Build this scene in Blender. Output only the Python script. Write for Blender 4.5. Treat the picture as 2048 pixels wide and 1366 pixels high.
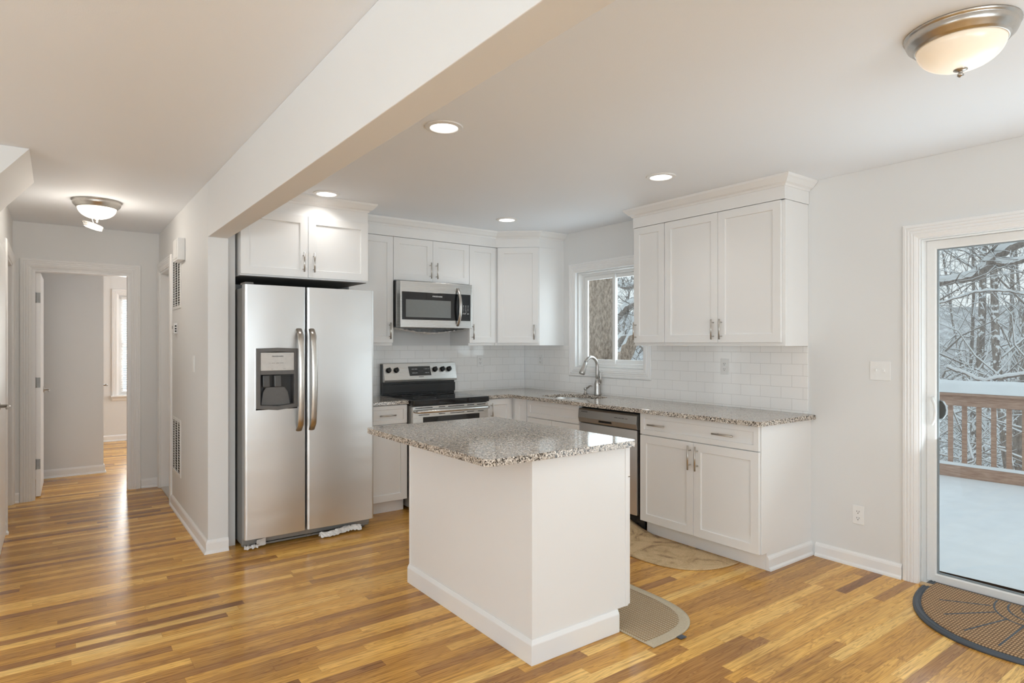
import bpy, bmesh, math, random
from mathutils import Vector, Matrix
PI = math.pi
for o in list(bpy.data.objects): bpy.data.objects.remove(o)
SC = bpy.context.scene
C = SC.collection

# ------------------------------------------------------------------ camera
YAW, H, FPX, HOR = 0.635, 1.374, 1237.5, 688.4
cam = bpy.data.cameras.new('camera')
cam.sensor_width = 36.0; cam.lens = 36.0*FPX/2048.0
cam.shift_y = (HOR-683.0)/2048.0
cam.clip_start = 0.05; cam.clip_end = 900
cam_ob = bpy.data.objects.new('camera', cam); C.objects.link(cam_ob)
cam_ob.location = (0, 0, H); cam_ob.rotation_euler = (PI/2, 0, -YAW)
SC.camera = cam_ob

# ------------------------------------------------------------------ view and world
vs = SC.view_settings
vs.view_transform = 'Standard'; vs.look = 'None'; vs.gamma = 1.0; vs.exposure = 0.0
vs.use_curve_mapping = False
SC.cycles.diffuse_bounces = 10; SC.cycles.max_bounces = 16; SC.cycles.transparent_max_bounces = 16
W = bpy.data.worlds.new('overcast_sky'); SC.world = W; W.use_nodes = True
wn, wl = W.node_tree.nodes, W.node_tree.links
wn.clear()
wo = wn.new('ShaderNodeOutputWorld'); wb = wn.new('ShaderNodeBackground')
wt = wn.new('ShaderNodeTexCoord'); wsep = wn.new('ShaderNodeSeparateXYZ'); wr = wn.new('ShaderNodeValToRGB')
wl.new(wt.outputs['Generated'], wsep.inputs[0]); wl.new(wsep.outputs['Z'], wr.inputs[0])
wr.color_ramp.elements[0].position = 0.0; wr.color_ramp.elements[0].color = (0.84, 0.90, 0.92, 1)
wr.color_ramp.elements[1].position = 0.6; wr.color_ramp.elements[1].color = (0.70, 0.80, 0.87, 1)
wl.new(wr.outputs[0], wb.inputs['Color']); wb.inputs['Strength'].default_value = 1.08
wl.new(wb.outputs[0], wo.inputs[0])

# ------------------------------------------------------------------ large area lights: daylight at windows; the unseen ones near the camera are added
def area(name, loc, rot, sx, sy, watts, col=(1, 1, 1), spread=PI):
    l = bpy.data.lights.new(name, 'AREA'); l.shape = 'RECTANGLE'; l.size = sx; l.size_y = sy
    l.energy = watts; l.color = col; l.spread = spread
    o = bpy.data.objects.new(name, l); C.objects.link(o); o.location = loc; o.rotation_euler = rot
    return o
DAY = (0.82, 0.93, 1.0)
UP = 1.05      # tilt aiming the added lights up to brighten the ceilings, like snow bounce
area('added_rear_light', (0.4, -3.25, 1.15), (PI/2+UP, 0, 0), 2.6, 1.9, 108, DAY)  # added fill at an invented window behind the camera
area('added_rear_light', (-2.6, -3.25, 1.15), (PI/2+UP, 0, 0), 1.6, 1.9, 90, DAY)
area('added_side_light', (-4.05, 0.6, 1.15), (PI/2+UP, 0, -PI/2), 2.4, 1.9, 112, DAY)  # added fill at an invented window left of the camera
area('daylight_patio_door', (4.25, 0.57, 1.0), (PI/2+.8, 0, PI/2), 1.7, 1.85, 26, DAY)
area('daylight_kitchen_window', (4.22, 3.97, 1.6), (PI/2+.3, 0, PI/2), 0.85, 0.85, 8, DAY)
area('daylight_bedroom_window', (1.08, 10.6, 1.4), (PI/2, 0, PI), 0.7, 1.4, 45, (1, .98, .96))
area('daylight_bedroom_side', (2.85, 8.9, 1.4), (PI/2+.3, 0, PI/2), 1.4, 1.4, 45, (1, .98, .96))

# ------------------------------------------------------------------ materials
MATS = {}
def nt(name):
    m = bpy.data.materials.new(name); m.use_nodes = True
    n = m.node_tree.nodes; l = m.node_tree.links
    b = n['Principled BSDF']; MATS[name] = m
    return m, n, l, b
def ramp(n, l, src, stops, interp='LINEAR'):
    r = n.new('ShaderNodeValToRGB'); cr = r.color_ramp; cr.interpolation = interp
    while len(cr.elements) > 1: cr.elements.remove(cr.elements[-1])
    cr.elements[0].position = stops[0][0]; cr.elements[0].color = (*stops[0][1], 1)
    for p, c in stops[1:]:
        e = cr.elements.new(p); e.color = (*c, 1)
    l.new(src, r.inputs[0]); return r
def coords(n, l, scale=(1, 1, 1), kind='Object', rot=(0, 0, 0)):
    t = n.new('ShaderNodeTexCoord'); mp = n.new('ShaderNodeMapping')
    mp.inputs['Scale'].default_value = scale; mp.inputs['Rotation'].default_value = rot
    l.new(t.outputs[kind], mp.inputs[0]); return mp.outputs[0]
def noise(n, l, vec, scale, detail=3, rough=.5):
    t = n.new('ShaderNodeTexNoise'); t.inputs['Scale'].default_value = scale
    t.inputs['Detail'].default_value = detail; t.inputs['Roughness'].default_value = rough
    l.new(vec, t.inputs['Vector']); return t
def bump(n, l, b, h, strength, dist):
    bp = n.new('ShaderNodeBump'); bp.inputs['Strength'].default_value = strength; bp.inputs['Distance'].default_value = dist
    l.new(h, bp.inputs['Height']); l.new(bp.outputs[0], b.inputs['Normal']); return bp
def paint(name, col, rough, bs=0.0, scale=300):
    m, n, l, b = nt(name)
    v = coords(n, l); t = noise(n, l, v, 1.3, 2)
    r = ramp(n, l, t.outputs['Fac'], [(0.3, tuple(c*.985 for c in col)), (0.7, col)])
    l.new(r.outputs[0], b.inputs['Base Color']); b.inputs['Roughness'].default_value = rough
    if bs:
        t2 = noise(n, l, v, scale, 2); bump(n, l, b, t2.outputs['Fac'], bs, .001)
    return m
def plain(name, col, rough=.5, metal=0.0, var=.04, scale=40, **kw):
    m, n, l, b = nt(name)
    v = coords(n, l); t = noise(n, l, v, scale, 3)
    r = ramp(n, l, t.outputs['Fac'], [(0.3, tuple(c*(1-var) for c in col)), (0.7, tuple(min(1, c*(1+var)) for c in col))])
    l.new(r.outputs[0], b.inputs['Base Color']); b.inputs['Roughness'].default_value = rough
    b.inputs['Metallic'].default_value = metal
    for k, x in kw.items(): b.inputs[k].default_value = x
    return m
M_WALL = paint('wall_paint', (0.755, 0.762, 0.76), .62, .25)
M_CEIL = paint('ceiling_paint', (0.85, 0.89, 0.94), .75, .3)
M_TRIM = paint('trim_paint', (0.85, 0.852, 0.85), .32)
M_CAB = paint('cabinet_paint', (0.84, 0.84, 0.835), .33)
M_PLASTIC = plain('white_plastic', (0.82, 0.825, 0.82), .35, var=.01)
M_VINYL = plain('white_vinyl', (0.80, 0.80, 0.79), .3, var=.01)
M_NICKEL = plain('brushed_nickel', (0.58, 0.55, 0.51), .3, 1.0, .05)
M_CHROME = plain('satin_steel', (0.50, 0.48, 0.455), .32, 1.0, .03)
M_BLACK = plain('black_enamel', (0.018, 0.018, 0.018), .25)
M_BLACKGLASS = plain('black_glass', (0.012, 0.012, 0.013), .06, var=.0, **{'Specular IOR Level': .6})
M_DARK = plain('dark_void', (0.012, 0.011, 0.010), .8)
M_GREY = plain('dark_grey_plastic', (0.13, 0.125, 0.12), .38)
M_CAVITY = plain('charcoal_plastic', (0.045, 0.044, 0.043), .3)
M_LGREY = plain('light_grey_panel', (0.60, 0.59, 0.57), .35)
M_DWSIDE = plain('grey_metal_case', (0.30, 0.30, 0.29), .45, .6)
M_SNOW = plain('snow', (0.86, 0.89, 0.91), .9, var=.03, scale=6)
M_FILM = plain('crumpled_plastic_film', (0.74, 0.73, 0.71), .2, var=.12, scale=25)
M_INK = plain('dark_ink', (0.12, 0.12, 0.12), .5)
M_LIGHTINK = plain('light_ink', (0.75, 0.76, 0.77), .5)
M_RUBBER = plain('slate_rubber', (0.075, 0.09, 0.11), .55)
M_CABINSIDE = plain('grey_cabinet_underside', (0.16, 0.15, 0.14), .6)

def steel(name, col, rough, wav=.25, axis='x'):
    m, n, l, b = nt(name)
    v = coords(n, l)
    t = noise(n, l, v, 1.7, 3); r = ramp(n, l, t.outputs['Fac'], [(0.3, tuple(c*.93 for c in col)), (0.7, col)])
    l.new(r.outputs[0], b.inputs['Base Color'])
    sc = (1.5, 1.5, 700) if axis == 'x' else (700, 700, 1.5)
    v2 = coords(n, l, sc); t2 = noise(n, l, v2, 1.0, 2)
    mr = n.new('ShaderNodeMapRange'); mr.inputs['To Min'].default_value = rough*.85; mr.inputs['To Max'].default_value = rough*1.2
    l.new(t2.outputs['Fac'], mr.inputs[0]); l.new(mr.outputs[0], b.inputs['Roughness'])
    b.inputs['Metallic'].default_value = 1.0
    v3 = coords(n, l, (1.0, 1.0, 3.0)); t3 = noise(n, l, v3, 2.2, 1)
    bump(n, l, b, t3.outputs['Fac'], wav, .01)
    return m
M_STEEL = steel('stainless_steel', (0.74, 0.74, 0.735), .33, .25)
M_DWPANEL = steel('dull_stainless', (0.46, 0.455, 0.44), .50, .05)
M_STEEL2 = steel('stainless_trim', (0.70, 0.69, 0.67), .27, .08)

# oak strip floor: boards run along X
def floor_mat():
    m, n, l, b = nt('oak_strip_floor')
    tc = n.new('ShaderNodeTexCoord'); sp = n.new('ShaderNodeSeparateXYZ'); l.new(tc.outputs['Object'], sp.inputs[0])
    def mth(op, a, bb=None, cc=None):
        k = n.new('ShaderNodeMath'); k.operation = op
        for i, x in enumerate((a, bb, cc)):
            if x is None: continue
            if isinstance(x, (int, float)): k.inputs[i].default_value = x
            else: l.new(x, k.inputs[i])
        return k.outputs[0]
    def wn1(a, bb=0.0):
        cv = n.new('ShaderNodeCombineXYZ')
        for i, x in enumerate((a, bb)):
            if isinstance(x, (int, float)): cv.inputs[i].default_value = x
            else: l.new(x, cv.inputs[i])
        w = n.new('ShaderNodeTexWhiteNoise'); w.noise_dimensions = '2D'; l.new(cv.outputs[0], w.inputs['Vector']); return w
    yy = mth('DIVIDE', sp.outputs['Y'], 0.057)
    row = mth('FLOOR', yy); fy = mth('FRACT', yy)
    r1 = wn1(row, 3.7); r2 = wn1(row, 9.1)
    ln = mth('MULTIPLY_ADD', r2.outputs['Value'], 0.9, 0.55)
    xx = mth('DIVIDE', mth('MULTIPLY_ADD', r1.outputs['Value'], 5.0, sp.outputs['X']), ln)
    col = mth('FLOOR', xx); fx = mth('FRACT', xx)
    idn = wn1(mth('MULTIPLY_ADD', row, 17.31, 0.3), col)
    tone = idn.outputs['Value']
    base = ramp(n, l, tone, [(0.0, (0.28, 0.125, 0.045)), (0.06, (0.42, 0.205, 0.062)), (0.24, (0.55, 0.28, 0.066)),
                             (0.65, (0.75, 0.405, 0.088)), (0.88, (0.93, 0.56, 0.15)), (1.0, (0.97, 0.64, 0.21))])
    # grain
    off = n.new('ShaderNodeVectorMath'); off.operation = 'MULTIPLY_ADD'
    l.new(idn.outputs['Color'], off.inputs[0]); off.inputs[1].default_value = (13, 13, 13)
    mp = n.new('ShaderNodeMapping'); mp.inputs['Scale'].default_value = (1.3, 19, 1); l.new(tc.outputs['Object'], mp.inputs[0])
    l.new(mp.outputs[0], off.inputs[2])
    g1 = n.new('ShaderNodeTexNoise'); g1.inputs['Scale'].default_value = 1.6; g1.inputs['Detail'].default_value = 2; g1.inputs['Distortion'].default_value = .9
    l.new(off.outputs[0], g1.inputs['Vector'])
    rings = mth('FRACT', mth('MULTIPLY', g1.outputs['Fac'], 9.0))
    ringr = ramp(n, l, rings, [(0.0, (0.52, 0.45, 0.38)), (0.22, (0.86, 0.82, 0.77)), (0.6, (1.06, 1.06, 1.06)), (0.85, (1, 1, 1)), (1.0, (0.62, 0.56, 0.48))])
    mp2 = n.new('ShaderNodeMapping'); mp2.inputs['Scale'].default_value = (2.2, 75, 1); l.new(tc.outputs['Object'], mp2.inputs[0])
    off2 = n.new('ShaderNodeVectorMath'); off2.operation = 'MULTIPLY_ADD'; off2.inputs[1].default_value = (29, 29, 29)
    l.new(idn.outputs['Color'], off2.inputs[0]); l.new(mp2.outputs[0], off2.inputs[2])
    g2 = noise(n, l, off2.outputs[0], 1.0, 3, .6)
    fine = ramp(n, l, g2.outputs['Fac'], [(0.30, (0.60, 0.52, 0.44)), (0.45, (0.93, 0.91, 0.88)), (0.62, (1.08, 1.08, 1.06))])
    mx = n.new('ShaderNodeMix'); mx.data_type = 'RGBA'; mx.blend_type = 'MULTIPLY'; mx.inputs[0].default_value = .8
    l.new(base.outputs[0], mx.inputs[6]); l.new(ringr.outputs[0], mx.inputs[7])
    mx2 = n.new('ShaderNodeMix'); mx2.data_type = 'RGBA'; mx2.blend_type = 'MULTIPLY'; mx2.inputs[0].default_value = .8
    l.new(mx.outputs[2], mx2.inputs[6]); l.new(fine.outputs[0], mx2.inputs[7])
    # worn grey stain drifting over the boards
    g3 = noise(n, l, tc.outputs['Object'], 1.1, 4); st = ramp(n, l, g3.outputs['Fac'], [(0.36, (0.66, 0.64, 0.65)), (0.5, (1, 1, 1))])
    mx3 = n.new('ShaderNodeMix'); mx3.data_type = 'RGBA'; mx3.blend_type = 'MULTIPLY'; mx3.inputs[0].default_value = .6
    l.new(mx2.outputs[2], mx3.inputs[6]); l.new(st.outputs[0], mx3.inputs[7])
    # seams
    ey = mth('MINIMUM', fy, mth('SUBTRACT', 1.0, fy)); ex = mth('MULTIPLY', mth('MINIMUM', fx, mth('SUBTRACT', 1.0, fx)), mth('DIVIDE', ln, .057))
    e = mth('MINIMUM', ey, ex)
    seam = ramp(n, l, e, [(0.0, (0.50, 0.46, 0.40)), (0.022, (1, 1, 1))])
    mx4 = n.new('ShaderNodeMix'); mx4.data_type = 'RGBA'; mx4.blend_type = 'MULTIPLY'; mx4.inputs[0].default_value = .8
    l.new(mx3.outputs[2], mx4.inputs[6]); l.new(seam.outputs[0], mx4.inputs[7])
    l.new(mx4.outputs[2], b.inputs['Base Color'])
    mr = n.new('ShaderNodeMapRange'); mr.inputs['To Min'].default_value = .17; mr.inputs['To Max'].default_value = .30
    l.new(g1.outputs['Fac'], mr.inputs[0]); l.new(mr.outputs[0], b.inputs['Roughness'])
    bump(n, l, b, seam.outputs[0], .25, .0006)
    b.inputs['Specular IOR Level'].default_value = .38
    return m
M_FLOOR = floor_mat()

def granite():
    m, n, l, b = nt('speckled_granite')
    v = coords(n, l)
    vo = n.new('ShaderNodeTexVoronoi'); vo.inputs['Scale'].default_value = 190; l.new(v, vo.inputs['Vector'])
    sp = n.new('ShaderNodeSeparateColor'); l.new(vo.outputs['Color'], sp.inputs[0])
    r = ramp(n, l, sp.outputs[0], [(0.0, (0.025, 0.022, 0.02)), (0.13, (0.10, 0.085, 0.07)), (0.24, (0.36, 0.315, 0.27)),
                                  (0.5, (0.52, 0.47, 0.42)), (0.75, (0.66, 0.62, 0.57)), (0.92, (0.82, 0.79, 0.75))], 'CONSTANT')
    t = noise(n, l, v, 60, 3); r2 = ramp(n, l, t.outputs['Fac'], [(0.3, (0.88, 0.85, 0.81)), (0.7, (1.15, 1.13, 1.10))])
    mx = n.new('ShaderNodeMix'); mx.data_type = 'RGBA'; mx.blend_type = 'MULTIPLY'; mx.inputs[0].default_value = 1
    l.new(r.outputs[0], mx.inputs[6]); l.new(r2.outputs[0], mx.inputs[7]); l.new(mx.outputs[2], b.inputs['Base Color'])
    b.inputs['Roughness'].default_value = .07; b.inputs['Specular IOR Level'].default_value = .65
    return m
M_GRANITE = granite()

def tile_mat(name, rot):
    m, n, l, b = nt(name)
    v = coords(n, l, rot=rot)
    br = n.new('ShaderNodeTexBrick'); l.new(v, br.inputs['Vector'])
    br.offset = .5; br.inputs['Scale'].default_value = 1.0
    br.inputs['Brick Width'].default_value = .154; br.inputs['Row Height'].default_value = .0775
    br.inputs['Mortar Size'].default_value = .0011; br.inputs['Mortar Smooth'].default_value = .3
    br.inputs['Color1'].default_value = (0.87, 0.865, 0.855, 1); br.inputs['Color2'].default_value = (0.89, 0.885, 0.875, 1)
    br.inputs['Mortar'].default_value = (0.60, 0.595, 0.58, 1)
    l.new(br.outputs['Color'], b.inputs['Base Color']); b.inputs['Roughness'].default_value = .09
    inv = n.new('ShaderNodeMath'); inv.operation = 'SUBTRACT'; inv.inputs[0].default_value = 1; l.new(br.outputs['Fac'], inv.inputs[1])
    bump(n, l, b, inv.outputs[0], .5, .001)
    return m
M_TILE_BACK = tile_mat('subway_tile_back', (PI/2, 0, 0))
M_TILE_SIDE = tile_mat('subway_tile_side', (PI/2, PI/2, 0))
# for the side wall the brick plane must be (Y, Z): swizzle by hand
def tile_side():
    m, n, l, b = nt('subway_tile_side_wall')
    tc = n.new('ShaderNodeTexCoord'); sp = n.new('ShaderNodeSeparateXYZ'); cb = n.new('ShaderNodeCombineXYZ')
    l.new(tc.outputs['Object'], sp.inputs[0]); l.new(sp.outputs['Y'], cb.inputs[0]); l.new(sp.outputs['Z'], cb.inputs[1])
    return m, n, l, b, cb.outputs[0]
for nm, key in (('back', 'X'), ('side', 'Y')):
    m, n, l, b = nt('subway_tile_%s_wall' % nm)
    tc = n.new('ShaderNodeTexCoord'); sp = n.new('ShaderNodeSeparateXYZ'); cb = n.new('ShaderNodeCombineXYZ')
    l.new(tc.outputs['Object'], sp.inputs[0]); l.new(sp.outputs[key], cb.inputs[0]); l.new(sp.outputs['Z'], cb.inputs[1])
    br = n.new('ShaderNodeTexBrick'); l.new(cb.outputs[0], br.inputs['Vector'])
    br.offset = .5; br.inputs['Scale'].default_value = 1.0
    br.inputs['Brick Width'].default_value = .154; br.inputs['Row Height'].default_value = .0775
    br.inputs['Mortar Size'].default_value = .0011; br.inputs['Mortar Smooth'].default_value = .3
    br.inputs['Color1'].default_value = (0.87, 0.865, 0.855, 1); br.inputs['Color2'].default_value = (0.89, 0.885, 0.875, 1)
    br.inputs['Mortar'].default_value = (0.60, 0.595, 0.58, 1)
    l.new(br.outputs['Color'], b.inputs['Base Color']); b.inputs['Roughness'].default_value = .09
    inv = n.new('ShaderNodeMath'); inv.operation = 'SUBTRACT'; inv.inputs[0].default_value = 1; l.new(br.outputs['Fac'], inv.inputs[1])
    bump(n, l, b, inv.outputs[0], .5, .001)
    if nm == 'back': M_TILE_BACK = m
    else: M_TILE_SIDE = m

def glass_mat(name, tint=(1, 1, 1)):
    m = bpy.data.materials.new(name); m.use_nodes = True; n = m.node_tree.nodes; l = m.node_tree.links; n.clear()
    o = n.new('ShaderNodeOutputMaterial'); mx = n.new('ShaderNodeMixShader'); f = n.new('ShaderNodeFresnel'); f.inputs[0].default_value = 1.45
    t = n.new('ShaderNodeBsdfTransparent'); t.inputs[0].default_value = (*tint, 1)
    g = n.new('ShaderNodeBsdfGlossy'); g.inputs['Roughness'].default_value = .0
    ge = n.new('ShaderNodeNewGeometry'); io = n.new('ShaderNodeMapRange')      # same reflectance at both faces of the pane
    io.inputs['To Min'].default_value = 1.45; io.inputs['To Max'].default_value = 1/1.45
    l.new(ge.outputs['Backfacing'], io.inputs[0]); l.new(io.outputs[0], f.inputs[0])
    l.new(f.outputs[0], mx.inputs[0]); l.new(t.outputs[0], mx.inputs[1]); l.new(g.outputs[0], mx.inputs[2]); l.new(mx.outputs[0], o.inputs[0])
    return m
M_GLASS = glass_mat('window_glass', (.97, .985, .98))

def emis(name, col, s, base=(0.8, 0.8, 0.8)):
    m, n, l, b = nt(name)
    b.inputs['Base Color'].default_value = (*base, 1); b.inputs['Roughness'].default_value = .3
    b.inputs['Emission Color'].default_value = (*col, 1); b.inputs['Emission Strength'].default_value = s
    return m
M_LENS = emis('lit_led_lens', (1.0, 0.98, 0.95), 3.0)
def bowl_mat():
    # alabaster glass bowl glowing from the bulbs behind it
    m, n, l, b = nt('lit_frosted_bowl')
    b.inputs['Base Color'].default_value = (0.75, 0.70, 0.62, 1); b.inputs['Roughness'].default_value = .22
    g = n.new('ShaderNodeTexCoord')
    vm = n.new('ShaderNodeVectorMath'); vm.operation = 'DISTANCE'; vm.inputs[1].default_value = (0.03, -0.02, -0.12); l.new(g.outputs['Object'], vm.inputs[0])
    r = ramp(n, l, vm.outputs['Value'], [(0.02, (0.46, 0.42, 0.36)), (0.11, (0.30, 0.245, 0.18)), (0.17, (0.19, 0.14, 0.09))])
    l.new(r.outputs[0], b.inputs['Emission Color']); b.inputs['Emission Strength'].default_value = 1.55
    return m
M_BOWL = bowl_mat()
M_BOWL2 = emis('lit_frosted_bowl_hall', (1.0, 0.9, 0.76), 1.5)

def wood_rail():
    m, n, l, b = nt('weathered_deck_wood')
    v = coords(n, l, (3, 3, 30)); t = noise(n, l, v, 3, 4)
    r = ramp(n, l, t.outputs['Fac'], [(0.3, (0.36, 0.22, 0.165)), (0.7, (0.56, 0.39, 0.30))])
    l.new(r.outputs[0], b.inputs['Base Color']); b.inputs['Roughness'].default_value = .85
    return m
M_DECKWOOD = wood_rail()

def bark(name, dark, light, thr=.45, sc=5):
    # bark with snow lying on its upward faces and stuck in patches on its side
    m, n, l, b = nt(name)
    v = coords(n, l, (1, 1, .4)); t = noise(n, l, v, 24, 5, .7)
    r = ramp(n, l, t.outputs['Fac'], [(0.35, dark), (0.65, light)])
    ge = n.new('ShaderNodeNewGeometry'); sp = n.new('ShaderNodeSeparateXYZ'); l.new(ge.outputs['Normal'], sp.inputs[0])
    v2 = coords(n, l); t2 = noise(n, l, v2, sc, 3)
    ad = n.new('ShaderNodeMath'); ad.operation = 'ADD'; l.new(sp.outputs['Z'], ad.inputs[0]); l.new(t2.outputs['Fac'], ad.inputs[1])
    r2 = ramp(n, l, ad.outputs[0], [(thr, (0, 0, 0)), (thr+.05, (1, 1, 1))])
    mx = n.new('ShaderNodeMix'); mx.data_type = 'RGBA'; l.new(r2.outputs[0], mx.inputs[0]); l.new(r.outputs[0], mx.inputs[6]); mx.inputs[7].default_value = (.86, .89, .91, 1)
    l.new(mx.outputs[2], b.inputs['Base Color']); b.inputs['Roughness'].default_value = .95
    if sc == 7: bump(n, l, b, t.outputs['Fac'], .5, .008)
    return m
M_BARK = bark('snowy_bark', (0.22, 0.19, 0.175), (0.42, 0.375, 0.34), .58, 13)
M_BARK_BIG = bark('ridged_oak_bark', (0.24, 0.18, 0.135), (0.66, 0.54, 0.44), .76, 7)
M_TWIG = bark('snowy_twigs', (0.26, 0.23, 0.21), (0.42, 0.38, 0.35), .30)
def hill_mat():
    m, n, l, b = nt('distant_snowy_woods')
    v = coords(n, l, (1, 1, .3)); t = noise(n, l, v, .35, 6, .7)
    r = ramp(n, l, t.outputs['Fac'], [(0.36, (0.40, 0.38, 0.375)), (0.52, (0.58, 0.58, 0.59)), (0.66, (0.80, 0.82, 0.83))])
    l.new(r.outputs[0], b.inputs['Base Color']); b.inputs['Roughness'].default_value = 1
    return m
M_HILL = hill_mat()

def weave(name, c1, c2, c3, sx, sy, bumpd=.003):
    m, n, l, b = nt(name)
    v = coords(n, l)
    w1 = n.new('ShaderNodeTexWave'); w1.inputs['Scale'].default_value = sx; w1.bands_direction = 'X'; w1.inputs['Distortion'].default_value = 1.0; w1.inputs['Detail Scale'].default_value = 20
    w2 = n.new('ShaderNodeTexWave'); w2.inputs['Scale'].default_value = sy; w2.bands_direction = 'Y'; w2.inputs['Distortion'].default_value = 1.0; w2.inputs['Detail Scale'].default_value = 20
    l.new(v, w1.inputs['Vector']); l.new(v, w2.inputs['Vector'])
    mu = n.new('ShaderNodeMath'); mu.operation = 'MULTIPLY'; l.new(w1.outputs['Fac'], mu.inputs[0]); l.new(w2.outputs['Fac'], mu.inputs[1])
    r = ramp(n, l, mu.outputs[0], [(0.0, c1), (0.3, c2), (0.8, c3)])
    l.new(r.outputs[0], b.inputs['Base Color']); b.inputs['Roughness'].default_value = .95
    bump(n, l, b, mu.outputs[0], .8, bumpd)
    return m
M_WEAVE = weave('tan_waffle_weave', (0.30, 0.20, 0.11), (0.50, 0.39, 0.25), (0.60, 0.52, 0.38), 17, 24)
M_WEAVE_EDGE = plain('tan_rug_border', (0.53, 0.46, 0.34), .95, var=.14, scale=180)
def rug_mat():
    m, n, l, b = nt('tan_rug_with_faded_motif')
    v = coords(n, l); t = noise(n, l, v, 5.5, 4, .6); t.inputs['Distortion'].default_value = 1.2
    r = ramp(n, l, t.outputs['Fac'], [(0.33, (0.33, 0.22, 0.13)), (0.42, (0.58, 0.42, 0.235)), (0.52, (0.68, 0.51, 0.30))])
    t2 = noise(n, l, v, 170, 3); r2 = ramp(n, l, t2.outputs['Fac'], [(0.3, (.72, .72, .72)), (.7, (1.1, 1.1, 1.1))])
    mx = n.new('ShaderNodeMix'); mx.data_type = 'RGBA'; mx.blend_type = 'MULTIPLY'; mx.inputs[0].default_value = 1
    l.new(r.outputs[0], mx.inputs[6]); l.new(r2.outputs[0], mx.inputs[7]); l.new(mx.outputs[2], b.inputs['Base Color'])
    b.inputs['Roughness'].default_value = .95; bump(n, l, b, t2.outputs['Fac'], .7, .002)
    return m
M_RUG = rug_mat()
M_COIR = weave('brown_coir', (0.20, 0.115, 0.06), (0.50, 0.31, 0.165), (0.74, 0.51, 0.30), 13, 24, .006)

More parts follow.
